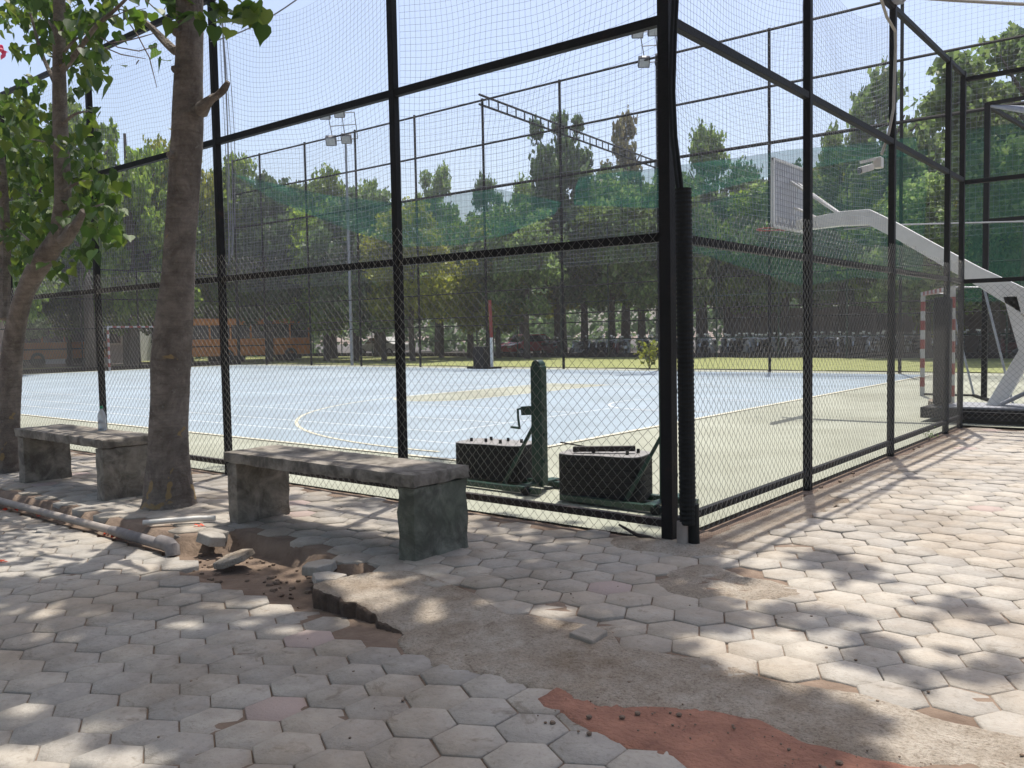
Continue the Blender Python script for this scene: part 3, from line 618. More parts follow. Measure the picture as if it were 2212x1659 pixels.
# ------------------------------------------------------------------ pipes and rubble along the step
pp = thing('drain_pipe', (-6.5, -2.03, -0.04), 'long grey plastic drain pipe lying along the step in front of the benches', 'pipe')
MB().tube([(-14, -2.05, -0.045), (-9, -2.03, -0.045), (-6.4, -2.03, -0.055), (-4.05, -2.03, -0.055)], 0.034, 14).build('pipe_length', M['pvc'], pp, smooth=True)
MB().tube([(-4.05, -2.03, -0.055), (-3.95, -2.03, -0.055), (-3.25, -2.035, -0.06)], [0.036, 0.042, 0.042], 14).build('buried_length', M['pvc_dark'], pp, smooth=True)
MB().tube([(-3.27, -2.035, -0.042), (-3.14, -2.04, -0.045), (-3.08, -2.045, -0.06), (-3.06, -2.05, -0.12)], [0.054, 0.058, 0.056, 0.052], 14).build('end_socket', M['pvc_dark'], pp, smooth=True)
p2 = MB().tube([(-3.72, -1.93, 0.03), (-3.45, -1.60, 0.04), (-3.36, -1.5, 0.035)], 0.022, 10)
tag(p2.build('pipe_offcut', M['tape'], origin=(-3.5, -1.7, 0.03), smooth=True), 'short pale pipe offcut lying across the kerb below the big trunk', 'pipe')
def chunk(name, label, x, y, z, r, h, tilt, m, sides=6, rz=0, cat='rubble', group=None):
    b = MB(); po = [(r*(0.75+0.35*random.random())*math.cos(2*PI*i/sides+rz), r*(0.75+0.35*random.random())*math.sin(2*PI*i/sides+rz)) for i in range(sides)]
    Rm = Matrix.Rotation(tilt[0], 3, 'X') @ Matrix.Rotation(tilt[1], 3, 'Y')
    vs = [Rm @ Vector((p[0], p[1], -h/2)) for p in po]+[Rm @ Vector((p[0]*.95, p[1]*.95, h/2)) for p in po]
    b.add([v+Vector((x, y, z)) for v in vs], [tuple(range(sides-1, -1, -1)), tuple(range(sides, 2*sides))]+[(i, (i+1) % sides, sides+(i+1) % sides, sides+i) for i in range(sides)])
    return tag(b.build(name, m, origin=(x, y, z), bevel=0.008), label, cat, group)
G1 = 'broken pieces of paver along the step'
chunk('broken_paver', 'flat broken paver slab leaning at the pipe end, nearest the pipe socket', -3.22, -1.80, -0.04, 0.16, 0.06, (0.06, 0.1), M['tile_up'], group=G1)
chunk('broken_paver', 'pale wedge of broken paver tipped up beside the left leg of the nearer bench', -2.93, -1.80, -0.02, 0.13, 0.075, (-0.18, 0.12), M['tile_up'], 5, 0.4, group=G1)
chunk('broken_paver', 'thin tilted paver shard lying alone in the eroded hollow', -2.45, -1.93, -0.07, 0.17, 0.045, (0.25, -0.2), M['mortar'], 6, 0.9, group=G1)
chunk('broken_paver', 'small loose paver piece at the broken edge left of the mortar bank', -1.56, -1.86, -0.012, 0.13, 0.06, (0.03, -0.05), M['tile_up'], 6, 0.2, group=G1)
chunk('broken_paver', 'low paver sliver wedged against the corner of the mortar bank', -1.30, -2.0, -0.015, 0.12, 0.05, (-0.05, 0.06), M['tile_up'], 5, 1.1, group=G1)
chunk('broken_paver', 'cracked paver corner sunk in the mortar at the middle of the pavement', 0.62, -1.93, 0.004, 0.11, 0.04, (0.08, 0.02), M['tile_up'], 4, 0.7, group=G1)
def pebble(b, x, y, z, r):
    vs = []
    for i, (zz, q) in enumerate(((-.6, .7), (0, 1), (.5, .75))):
        for k in range(6): vs.append((x+r*q*(0.8+.4*random.random())*math.cos(k*PI/3+i*.3), y+r*q*(.8+.4*random.random())*math.sin(k*PI/3+i*.3), z+r*zz*.8))
    b.add(vs, [tuple(range(5, -1, -1)), tuple(range(12, 18))]+[(i*6+k, i*6+(k+1) % 6, (i+1)*6+(k+1) % 6, (i+1)*6+k) for i in range(2) for k in range(6)])
b = MB()
for i in range(110):
    x = random.uniform(0.9, 2.6); t = np.interp(x, BX, BY); y = random.uniform(t-0.32, t+0.02)
    pebble(b, x, y, float(level(x, y))+0.006, random.choice((.002, .003, .003, .003, .004, .005, .007, .013)))
for i in range(70):
    x = random.uniform(-3.0, -1.3); y = random.uniform(lower_line(x)-.05, upper_line(x)-.05); pebble(b, x, y, float(level(x, y))-0.028, random.choice((.008, .012, .018, .028)))
for i in range(120):
    y = random.uniform(0, 8.5); x = random.uniform(0.05, 0.5); pebble(b, x, y, -0.02, random.choice((.006, .008, .012, .02)))
for i in range(60):
    x = random.uniform(-1, 3); y = random.uniform(-4, -1); pebble(b, x, y, float(level(x, y))+.004, random.choice((.004, .006, .008)))
tag(b.build('pebbles', M['soil'], smooth=True), 'small stones and crumbs of soil scattered over the pavement', 'pebbles', kind='stuff')

# ------------------------------------------------------------------ leaves
def heart_template():
    # heart-shaped leaf folded along the midrib; tip at -1 along x? leaf hangs along -Z
    P = [(0, 0), (0.22, 0.10), (0.42, -0.02), (0.47, -0.25), (0.34, -0.52), (0.13, -0.78), (0.0, -1.08)]
    V = []
    for (x, z) in P: V.append((x, 0.18*x*x-0.04*z*z+0.10*x, z))
    for (x, z) in P[1:-1]: V.append((-x, 0.18*x*x-0.04*z*z+0.10*x, z))
    f1 = (0, 1, 2, 3, 4, 5, 6); f2 = (0, 6, 11, 10, 9, 8, 7)
    return np.array(V), [f1, f2]
HV, HF = heart_template()
QV = np.array([(-.5, 0, 0), (0, .12, -.5), (.5, 0, 0), (0, .12, .5)]); QF = [(0, 1, 2, 3)]
def rotmats(n, rg, hang=None):
    if hang is None:
        q = rg.normal(size=(n, 4)); q /= np.linalg.norm(q, axis=1)[:, None]
        w, x, y, z = q.T
    else:
        yaw = rg.uniform(0, 2*PI, n); tilt = rg.normal(hang[0], hang[1], n); roll = rg.normal(0, 0.35, n)
        cy, sy, ct, st, cr, sr = np.cos(yaw), np.sin(yaw), np.cos(tilt), np.sin(tilt), np.cos(roll), np.sin(roll)
        Z = np.zeros(n); O = np.ones(n)
        Rz = np.stack([np.stack([cy, -sy, Z], 1), np.stack([sy, cy, Z], 1), np.stack([Z, Z, O], 1)], 1)
        Rx = np.stack([np.stack([O, Z, Z], 1), np.stack([Z, ct, -st], 1), np.stack([Z, st, ct], 1)], 1)
        Rr = np.stack([np.stack([cr, Z, sr], 1), np.stack([Z, O, Z], 1), np.stack([-sr, Z, cr], 1)], 1)
        return Rz @ Rx @ Rr
    return np.stack([np.stack([1-2*(y*y+z*z), 2*(x*y-z*w), 2*(x*z+y*w)], 1), np.stack([2*(x*y+z*w), 1-2*(x*x+z*z), 2*(y*z-x*w)], 1), np.stack([2*(x*z-y*w), 2*(y*z+x*w), 1-2*(x*x+y*y)], 1)], 1)
def leaf_mesh(name, P, size, rg, TV=HV, TF=HF, hang=None):
    n = len(P); Rm = rotmats(n, rg, hang); sz = np.broadcast_to(np.asarray(size, float), (n,))
    V = np.einsum('nij,kj->nki', Rm, TV)*sz[:, None, None]+np.asarray(P)[:, None, :]
    k = len(TV); b = np.arange(n)[:, None]*k
    return npmesh(name, V.reshape(-1, 3), [b+np.array([f]) for f in TF] if len(set(map(len, TF))) > 1 else [np.concatenate([b+np.array([f]) for f in TF])])

# ------------------------------------------------------------------ the big trunk and its crown overhead
tr = thing('shade_tree', (-4.39, -1.33, 0), 'thick peeling tree trunk standing between the two concrete benches, big heart leaves above', 'tree')
def limb(b, pts, rad, n=16, wob=0.06, seed=0):
    pts = [Vector(p) for p in pts]; k = len(pts)
    out = []; rs = []
    for i in range(k-1):
        for t in np.linspace(0, 1, 6, endpoint=False):
            p0 = pts[max(i-1, 0)]; p1 = pts[i]; p2 = pts[i+1]; p3 = pts[min(i+2, k-1)]
            q = 0.5*((2*p1)+(-p0+p2)*t+(2*p0-5*p1+4*p2-p3)*t*t+(-p0+3*p1-3*p2+p3)*t**3)
            out.append(q); rs.append(rad[i]+(rad[i+1]-rad[i])*t)
    out.append(pts[-1]); rs.append(rad[-1])
    base = len(b.v); b.tube(out, rs, n)
    for i in range(len(out)):
        for j in range(n):
            v = Vector(b.v[base+i*n+j]); d = v-out[i]; a = 2*PI*j/n
            f = 1+wob*(math.sin(2*a+i*.35+seed)+0.6*math.sin(3*a-i*.5+seed*2)+0.4*math.sin(5*a+i*.9))
            b.v[base+i*n+j] = tuple(out[i]+d*f)
tb = MB()
limb(tb, [(-4.40, -1.33, -0.12), (-4.39, -1.33, 0.06), (-4.36, -1.33, 0.45), (-4.31, -1.33, 0.95), (-4.24, -1.33, 1.35), (-4.13, -1.33, 1.85), (-4.03, -1.33, 2.3), (-3.92, -1.33, 2.85), (-3.82, -1.33, 3.4), (-3.75, -1.33, 4.0), (-3.70, -1.33, 4.6), (-3.6, -1.3, 5.6), (-3.4, -1.2, 6.6)],
     [0.30, 0.222, 0.178, 0.170, 0.166, 0.150, 0.134, 0.126, 0.128, 0.112, 0.106, 0.10, 0.08], 22, 0.035)
def P1(x, y): return at(x, y, -1.33)
limb(tb, [P1(432, 240), P1(455, 215), P1(470, 206), P1(486, 190), P1(492, 176)], [0.06, 0.036, 0.030, 0.026, 0.020], 10, 0.10, 3)
limb(tb, [P1(378, 110), P1(352, 85), P1(330, 62), P1(312, 46), P1(306, 40)], [0.04, 0.034, 0.028, 0.022, 0.019], 8, 0.04, 1)
for (x, y) in ((413, 78), (412, 157), (402, 340)): limb(tb, [P1(x-2, y)-np.array([0, .10, 0]), P1(x, y)-np.array([0, .155, 0])], [0.04, 0.03], 8, .1)
tb.build('trunk', M['bark'], tr, smooth=True)
# crown: clumps of leaves placed so that their shade falls on the pavement where the photograph has it
def clumps_over(points, zlo, zhi):
    out = []
    for (x, y, n, r) in points:
        g = gnd(x, y); z = rng.uniform(zlo, zhi); c = g+np.array(TOSUN)/TOSUN.z*z; out.append((c, n, r))
    return out
shade = [(60, 1240, 34, .38), (170, 1230, 34, .38), (300, 1225, 32, .36), (420, 1212, 26, .32), (520, 1215, 20, .3), (300, 1300, 20, .3), (230, 1285, 16, .3), (430, 1290, 22, .3), (20, 1310, 22, .3),
 (350, 1360, 30, .3), (470, 1350, 26, .3), (560, 1375, 34, .32), (700, 1400, 38, .32), (820, 1425, 38, .32), (930, 1400, 34, .32), (760, 1480, 32, .3), (640, 1455, 30, .3), (500, 1425, 28, .3), (1020, 1450, 30, .3), (1080, 1420, 26, .28), (900, 1490, 26, .28), (620, 1370, 20, .3),
 (620, 1150, 14, .3), (740, 1160, 14, .3), (520, 1010, 20, .35), (700, 1000, 20, .35), (850, 1030, 16, .3), (930, 1000, 14, .28), (590, 1080, 14, .3), (780, 1090, 14, .28), (450, 1080, 12, .3),
 (1020, 1190, 32, .34), (1130, 1200, 32, .34), (1230, 1235, 34, .34), (1340, 1245, 34, .34), (1440, 1215, 28, .32), (1300, 1290, 24, .3), (1180, 1275, 24, .3), (1080, 1240, 26, .32), (1440, 1290, 20, .28), (1480, 1180, 18, .25), (1520, 1240, 12, .22),
 (1090, 1370, 28, .28), (1190, 1400, 28, .28), (1270, 1425, 26, .26), (1000, 1350, 20, .26), (1350, 1380, 14, .2),
 (1440, 1455, 24, .26), (1530, 1490, 22, .24), (1640, 1520, 14, .2), (1400, 1420, 16, .22),
 (1780, 1215, 12, .16), (1850, 1235, 12, .15), (2070, 1315, 12, .16), (1680, 1330, 9, .16), (1800, 1345, 9, .15), (1880, 1400, 9, .14), (1560, 1330, 10, .18), (1940, 1440, 6, .12), (2150, 1450, 8, .15),
 (820, 1600, 26, .24), (920, 1540, 26, .24), (1010, 1590, 26, .24), (1120, 1550, 24, .24), (1290, 1510, 20, .22), (1400, 1590, 22, .22), (1550, 1600, 20, .22), (1700, 1560, 14, .2), (1760, 1630, 14, .2), (1250, 1620, 20, .22), (700, 1560, 16, .24), (650, 1630, 12, .22), (1850, 1580, 10, .18),
 (250, 1470, 16, .24), (190, 1395, 16, .26), (80, 1420, 18, .28), (420, 1480, 16, .25), (330, 1560, 8, .2), (500, 1560, 10, .22), (60, 1520, 8, .22), (560, 1500, 14, .24), (480, 1640, 8, .2),
 (100, 990, 20, .4), (250, 985, 14, .36), (0, 960, 22, .4), (60, 1035, 18, .4), (190, 1030, 14, .3), (400, 1110, 12, .28), (1080, 1130, 14, .25), (1200, 1150, 12, .25), (1320, 1160, 12, .25), (970, 1270, 10, .22), (660, 1290, 8, .2), (1420, 1340, 8, .18)]
for i in range(125):                     # the general leaf cover between the marked clumps
    x, y = random.uniform(-60, 1080), random.uniform(1215, 1520)
    if (x < 480 and y < 1240-0.1*x) or (40 < x < 140 and 1255 < y < 1340) or (690 < x < 900 and 1225 < y < 1330): continue
    shade.append((x, y, random.randint(10, 22), random.uniform(.18, .32)))
for i in range(34): shade.append((random.uniform(980, 1480), random.uniform(1165, 1330), random.randint(10, 20), random.uniform(.18, .3)))
for i in range(26): shade.append((random.uniform(620, 1650), random.uniform(1480, 1650), random.randint(8, 18), random.uniform(.16, .26)))
for i in range(16): shade.append((random.uniform(-40, 600), random.uniform(1460, 1650), random.randint(4, 10), random.uniform(.16, .26)))
cl_ = clumps_over(shade, 8.6, 11.6)
pts = []; szs = []
for c, n, r in cl_:
    m = int(n*3.3); q = rng.normal(0, 1, (m, 3))*np.array([r*.46, r*.46, 0.28])+c; pts.append(q); szs.append(rng.uniform(.11, .19, m))
# leaves hanging into the top of the view beside the trunk
hang = []
for (x, y, n, r) in [(515, 12, 16, .10), (540, 28, 8, .06), (478, 22, 7, .06), (300, 42, 5, .05), (356, 128, 2, .02), (445, 28, 8, .06), (360, 5, 8, .07), (380, 40, 4, .05), (548, 14, 3, .03)]:
    c = at(x, y, -1.45); hang.append(rng.normal(0, 1, (n, 3))*r+c)
hang = np.concatenate(hang)
allp = np.concatenate(pts+[hang]); alls = np.concatenate(szs+[rng.uniform(.11, .16, len(hang))])
gaps = [(95, 1290, 50, 60), (200, 1282, 70, 16), (420, 1305, 70, 13), (590, 1268, 85, 24), (640, 1325, 65, 17), (760, 1262, 60, 24), (800, 1302, 50, 18), (930, 1310, 60, 34), (470, 1262, 45, 11), (120, 1155, 190, 50), (320, 1180, 130, 30), (110, 1425, 60, 16),
 (60, 1485, 90, 36), (200, 1520, 130, 28), (330, 1485, 50, 13), (100, 1590, 170, 50), (310, 1600, 110, 38), (430, 1560, 55, 22), (560, 1500, 35, 11), (650, 1440, 28, 8), (600, 1590, 70, 32), (860, 1520, 60, 13), (1050, 1505, 50, 20), (1130, 1482, 40, 13), (1040, 1560, 40, 30), (1190, 1330, 85, 28), (1250, 1360, 60, 16),
 (1500, 1462, 55, 26), (1610, 1440, 70, 26), (1250, 1562, 60, 20), (1350, 1532, 50, 15), (1490, 1562, 60, 20), (820, 1345, 45, 10), (950, 1440, 26, 8), (700, 1530, 35, 10), (480, 1395, 30, 9), (250, 1340, 45, 10), (1060, 1305, 40, 12), (1150, 1210, 34, 8), (1290, 1200, 30, 8), (1380, 1165, 40, 9), (1390, 1300, 40, 12)]
# openings in the crown: no leaf hangs where the photographed sun flecks come through
tt = allp[:, 2]/TOSUN.z; gp = allp-np.array(TOSUN)[None, :]*tt[:, None]; dd = gp-CAM
px_ = 1106+FPX*(dd @ RIGHT)/(dd @ FWD); py_ = 829.5-FPX*(dd @ UP)/(dd @ FWD); keep = np.ones(len(allp), bool)
for (gx, gy, ga, gb) in gaps: keep &= ((px_-gx)/(ga*.88))**2+((py_-gy)/(gb*.88))**2 > 1
keep |= allp[:, 2] < 6
dv = allp-CAM; fz = dv @ FWD; inview = (fz > 0) & (np.abs((dv @ RIGHT)/fz) < .62) & ((dv @ UP)/fz < .47)
keep &= ~(inview & (allp[:, 2] > 6))     # the crown starts above the framed view, as in the photograph
allp = allp[keep]; alls = alls[keep]
crown_me = leaf_mesh('crown', allp-np.array(OFF[tr]), alls, rng, hang=(0.9, 0.5)); link('crown', crown_me, M['heart'], tr)
lb = MB(); hub = Vector((-3.42, -1.2, 6.5))
order = sorted(cl_, key=lambda c: (c[0][0]-hub.x)**2+(c[0][1]-hub.y)**2)
tips = [Vector(c[0]) for c in order[::8]]
done = [(hub, 0.085)]
for t in tips:
    near, r0 = min(done, key=lambda q: (q[0]-t).length); mid = near.lerp(t, 0.5)+Vector((0, 0, -0.12)); r1 = max(0.010, r0*0.6)
    lb.tube([near, mid, t], [r0*.8, (r0+r1)*.42, r1], 6); done.append((mid, (r0+r1)*.42)); done.append((t, r1))
lb.build('limbs', M['bark_far'], tr, smooth=True)
tw = MB()
for path in ([(256, 88), (330, 55), (400, 20)], [(360, 60), (395, 120), (430, 200), (452, 305)], [(290, 130), (340, 165), (400, 178), (452, 160)], [(300, 165), (350, 190), (420, 205)], [(318, 150), (372, 140), (410, 128), (455, 112)], [(400, 210), (395, 218), (392, 225)], [(480, 62), (470, 40), (480, 18)], [(350, 20), (400, 60), (440, 110)], [(420, 0), (455, 40), (480, 62)], [(330, 28), (370, 40), (420, 30)]):
    tw.tube([at(x*0.75, y*0.62, -1.25) for x, y in path], [0.006]*(len(path)-1)+[0.003], 5)
tw.build('twigs', M['twig'], tr)

# unseen trees added behind the viewer: their crowns block skylight from the near pavement
def sky_block_tree(label, x, y, crown_c, rad, n):
    t = thing('shade_tree', (x, y, 0), label, 'tree'); b = MB()
    limb(b, [(x, y, -.15), (x, y, .4), (x+.1, y, 1.6), (x, y+.1, 3.2), (x+(crown_c[0]-x)*.3, y+(crown_c[1]-y)*.3, 5.0), (crown_c[0], crown_c[1], crown_c[2])], [.26, .2, .17, .15, .12, .06], 14, .05, x)
    for k in range(9):
        a = k*0.7+x; e = Vector(crown_c)+Vector((rad[0]*.7*math.cos(a), rad[1]*.7*math.sin(a), rad[2]*.3*math.sin(k*2))); s_ = Vector((x+(crown_c[0]-x)*.3, y+(crown_c[1]-y)*.3, 5.0))
        b.tube([s_, s_.lerp(e, .5)+Vector((0, 0, .3)), e], [.06, .04, .015], 6)
    b.build('trunk', M['bark'], t, smooth=True)
    q = rng.normal(0, 1, (n, 3)); q /= np.linalg.norm(q, axis=1)[:, None]; q *= (rng.random(n)**.4)[:, None]
    P = q*np.array(rad)+np.array(crown_c)
    link('crown', leaf_mesh('crown', P-np.array(OFF[t]), rng.uniform(.16, .26, n), rng, hang=(0.9, 0.5)), M['heart'], t)
sky_block_tree('broad unseen tree added behind the viewer to the right to block skylight', 4.5, -10.0, (3.5, -8.3, 7.2), (6.0, 4.6, 3.6), 8000)
sky_block_tree('broad unseen tree added behind the viewer to the left to block skylight', -4.0, -9.5, (-4.0, -7.6, 7.4), (5.8, 4.2, 3.8), 8000)

# ------------------------------------------------------------------ left tree with forked trunk and large heart leaves
lt = thing('young_tree', (-8.0, -1.33, 0), 'leaning brown trunk at the left edge with a fork and dense drooping heart leaves', 'tree')
lb2 = MB()
limb(lb2, [(-8.02, -1.33, -0.12), (-7.99, -1.33, 0.02), (-7.90, -1.33, .45), (-7.77, -1.33, 1.03), (-7.52, -1.33, 1.71), (-7.23, -1.33, 2.06), (-6.82, -1.33, 2.34), (-6.42, -1.33, 2.56), (-6.30, -1.33, 2.75), (-6.21, -1.33, 3.1), (-6.18, -1.33, 4.0), (-6.12, -1.33, 4.65), (-6.05, -1.3, 5.6), (-5.9, -1.2, 6.8)],
     [0.165, 0.145, 0.125, 0.112, 0.105, 0.10, 0.105, 0.095, 0.085, 0.075, 0.068, 0.06, 0.05, 0.03], 14, 0.05, 2)
def P0(x, y, d=0.0): return at(x, y, -1.33+d)
limb(lb2, [P0(138, 520), P0(155, 500), P0(168, 480), P0(180, 455)], [0.075, 0.055, 0.045, 0.03], 9, .06)
limb(lb2, [P0(124, 190), P0(112, 165), P0(92, 120), P0(78, 75), P0(66, 30)], [0.03, 0.022, 0.018, 0.016, 0.012], 7, .04)
limb(lb2, [P0(136, 150), P0(165, 115), P0(205, 60), P0(250, 20), P0(275, -5)], [0.035, 0.028, 0.022, 0.018, 0.012], 7, .04)
limb(lb2, [P0(10, 690, .1), P0(12, 560, .2), P0(8, 420, .2), P0(0, 330, .2)], [0.06, 0.06, 0.055, 0.05], 8, .05)
for (a, c) in (((130, 330), (60, 300)), ((128, 420), (200, 390)), ((132, 270), (190, 240)), ((90, 560), (40, 500)), ((170, 478), (225, 440)), ((132, 120), (190, 70)), ((128, 90), (90, 30))):
    limb(lb2, [P0(*a), P0((a[0]+c[0])/2, (a[1]+c[1])/2-8), P0(*c, .15)], [0.02, 0.014, 0.006], 6, .03)
lb2.build('trunk', M['bark'], lt, smooth=True)
lp = []
for (x, y, n, r) in [(60, 230, 60, 45), (25, 290, 70, 50), (90, 320, 60, 48), (60, 400, 80, 55), (150, 400, 46, 45), (20, 370, 70, 45), (205, 400, 34, 36), (212, 470, 30, 30), (235, 500, 16, 22), (40, 490, 70, 48), (100, 540, 40, 38), (15, 560, 40, 36), (170, 320, 26, 36), (190, 540, 16, 24),
 (60, 30, 46, 36), (125, 30, 60, 38), (185, 40, 46, 36), (150, 100, 40, 34), (200, 110, 26, 28), (20, 20, 20, 24), (205, 150, 10, 18), (60, 105, 5, 16), (35, 108, 4, 8), (100, 110, 7, 16), (230, 20, 14, 22), (155, 205, 3, 5), (185, 180, 5, 10), (210, 240, 4, 14), (110, 470, 26, 36)]:
    m = int(n*1.7); k = rng.normal(0, 1, (m, 3))
    for q in k: lp.append(at(x+q[0]*r*.8, y+q[1]*r*.8, -0.75+q[2]*0.40))
lp = np.array(lp); link('crown', leaf_mesh('heart_leaves', lp-np.array(OFF[lt]), rng.uniform(.085, .15, len(lp)), rng, hang=(0.45, 0.45)), M['heart'], lt)
up_ = rng.normal(0, 1, (700, 3))*np.array([1.0, 0.9, 0.7])+np.array([-6.4, -0.9, 6.6])
link('upper_crown', leaf_mesh('heart_leaves_top', up_-np.array(OFF[lt]), rng.uniform(.12, .19, len(up_)), rng, hang=(0.7, 0.5)), M['heart'], lt)
fl = leaf_mesh('blossom', np.array([at(2+random.gauss(0, 4), 112+random.gauss(0, 6), -1.6) for i in range(14)])-np.array(OFF[lt]), 0.06, rng); link('blossom', fl, M['pink'], lt)
# fallen petals
for i, (x, y) in enumerate([(10, 1098), (35, 1100), (82, 1112), (230, 1150), (245, 1157), (280, 1158), (424, 1163), (6, 1210)]):
    g = gnd(x, y, -.1); z = float(level(g[0], g[1]))+0.012; pb = leaf_mesh('petal', rng.normal(0, .014, (3, 3))*np.array([1, 1, .25]), 0.038, rng, hang=(1.3, .3))
    o = link('fallen_petals', pb, M['petal'], None, (g[0], g[1], z)); tag(o, 'little heap of orange red petals fallen on the lower pavement by the pipe', 'petals', 'fallen orange petals')

# ------------------------------------------------------------------ corner: ribbed duct, pipe stub, cables
du = thing('cable_duct', (0.14, -0.06, 0), 'fat black ribbed duct standing against the big corner post, cable bundle rising from it', 'duct')
pts = []; rs = []
for i in range(150):
    t = i/149; z = 0.16+t*2.30; pts.append((0.172-0.018*t, -0.055, z)); rs.append(0.054+0.0045*(i % 2))
MB().tube(pts, rs, 18).build('ribbed_sleeve', M['duct'], du)
MB().tube([(0.205, -0.03, -0.03), (0.20, -0.03, 0.3)], 0.040, 12).build('lower_sleeve', M['duct'], du, smooth=True)
MB().tube([(0.14, -0.075, -0.03), (0.14, -0.072, 0.18)], 0.040, 14).build('pipe_stub', M['pvc'], du, smooth=True)
b = MB()
for k, (dx, dy, r) in enumerate(((0, 0, .016), (.02, .012, .014), (.006, -.02, .012))):
    b.tube([(0.12+dx, -0.05+dy, 2.40), (0.105+dx, -.05+dy, 2.55), (0.075+dx*.8, -.05+dy, 2.82), (0.064+dx*.7, -.05+dy, 3.13), (0.08+dx*.7, -.05+dy, 3.5), (0.10+dx*.7, -.05+dy, 3.8), (0.10+dx, -.05+dy, 5.3)], r, 8)
b.build('cable_bundle', M['duct'], du, smooth=True)
stick = MB().tube([(-0.36, -0.10, 0.10), (-0.22, -0.085, 0.04), (-0.12, -0.07, 0.03), (-0.03, -0.08, 0.01)], [.008, .014, .016, .012], 7)
tag(stick.build('dark_stick', M['rust_steel'], origin=(-.2, -.1, 0)), 'dark curved stick lying against the foot of the corner post', 'stick')

# ------------------------------------------------------------------ volleyball stands with counterweights
def lobed(x, y, w, d):
    out = []
    for i in range(44):
        a = 2*PI*i/44; cx = math.copysign(abs(math.cos(a))**0.38, math.cos(a))*w/2; sy = math.copysign(abs(math.sin(a))**0.42, math.sin(a))*d/2
        sy *= 1-0.10*math.exp(-(cx/(w*.14))**2); out.append((x+cx, y+sy))
    return out
def weight(label, x, y, w, d, h, bolts, rz):
    t = thing('counterweight', (x, y, 0), label, 'counterweight', 'black counterweight stacks of the volleyball stands')
    R_ = Matrix.Rotation(rz, 2)
    po = [tuple(R_ @ (Vector(p)-Vector((x, y)))+Vector((x, y))) for p in lobed(x, y, w, d)]
    b = MB(); n = 7; hh = (h-.055)/n
    for k in range(n): b.prism(po, .05+k*hh+.001, .05+(k+1)*hh-.0015)
    b.build('plate_stack', M['weight'], t, bevel=0.004)
    tp = [((p[0]-x)*.985+x, (p[1]-y)*.985+y) for p in po]; MB().prism(tp, h-.006, h).build('top_plate', M['weight_top'], t)
    for (u, v) in bolts:
        q = R_ @ Vector((u*w, v*d)); MB().prism([(x+q.x+.016*math.cos(a), y+q.y+.016*math.sin(a)) for a in np.arange(6)*PI/3], h+.001, h+.036).build('bolt', M['weight'], t)
    return t
bol = [(-.33, -.12), (-.16, .22), (-.12, -.10), (.10, .20), (.13, -.20), (.33, .10)]
weight('left-hand black counterweight stack with six bolts on top, behind the bench end', -2.68, 1.28, 0.82, 0.46, 0.405, bol, 0.12)
weight('right-hand black counterweight stack with a steel bar lying on it, near the corner post', -1.20, 1.02, 0.78, 0.48, 0.435, bol[:4]+[(.30, -.16), (.36, .15)], 0.20)
bar = MB().beam((-1.42, 0.84, 0.470), (-0.94, 1.10, 0.480), 0.05, 0.045); tag(bar.build('steel_bar', M['rust_steel'], origin=(-1.2, 1, .45), bevel=.003), 'flat rusty steel bar resting on the right-hand counterweight stack', 'bar')
rod = MB().tube([(-1.66, 0.98, 0.50), (-1.10, 0.99, 0.455)], 0.007, 6); tag(rod.build('thin_rod', M['rust_steel'], origin=(-1.4, 1, .47)), 'thin steel rod lying across the right-hand counterweight stack', 'rod')
def vstand(label, x, y, h, crank=True, fx=-1):
    t = thing('volleyball_post', (x, y, 0), label, 'sports post', 'dark green volleyball posts')
    b = MB(); prof = [(-.065, 0), (.065, 0)]
    b.box(x, y, .06+(h-.11)/2, .125, .10, h-.11); b.build('upright', M['dgreen'], t, bevel=.012)
    MB().prism([(x+.052*math.cos(a), h-.05+.055*math.sin(a)) for a in np.linspace(0, 2*PI, 20, endpoint=False)], y-.045, y+.045, 'xz').build('pulley', M['dgreen'], t, bevel=.006)
    if crank:
        b = MB(); b.beam((x-.055, y-.03, .775), (x-.175, y-.035, .765), .05, .085); b.build('crank_box', M['dgreen'], t, bevel=.006)
        b = MB(); b.tube([(x-.165, y-.06, .79), (x-.20, y-.07, .78), (x-.19, y-.08, .70), (x-.17, y-.085, .60)], .012, 8); b.tube([(x-.165, y-.085, .605), (x-.27, y-.09, .61)], .012, 8); b.build('crank_handle', M['dgreen'], t, smooth=True)
    for s in (.13, .27): MB().beam((x-.05, y-.03, .62), (x-.33, y-.12-.1*s, .07), .03, .03).build('strut', M['dgreen'], t, bevel=.003)
    for yy in (-.22, .20): MB().beam((x-.95, y+yy, .05), (x+.16, y+yy, .05), .06, .05).build('base_rail', M['dgreen'], t, bevel=.004)
    MB().beam((x-.02, y-.30, .085), (x-.02, y+.28, .085), .10, .02).build('foot_plate', M['dgreen'], t, bevel=.003)
    for yy in (-.25, .23): MB().tube([(x+.02, y+yy-.018, .045), (x+.02, y+yy+.018, .045)], .045, 14).build('wheel', M['rubber'], t, smooth=True)
    for zz in (1.0, .78, .55, .30):
        if zz < h-.1: MB().box(x+.07, y, zz, .016, .05, .03).build('hook', M['dgreen'], t, bevel=.003)
    return t
vstand('dark green volleyball post with a crank handle, standing between the two counterweights', -1.965, 1.065, 1.245)
vstand('dark green volleyball post mostly hidden behind the big corner post', -0.55, 0.98, 1.25, crank=False)
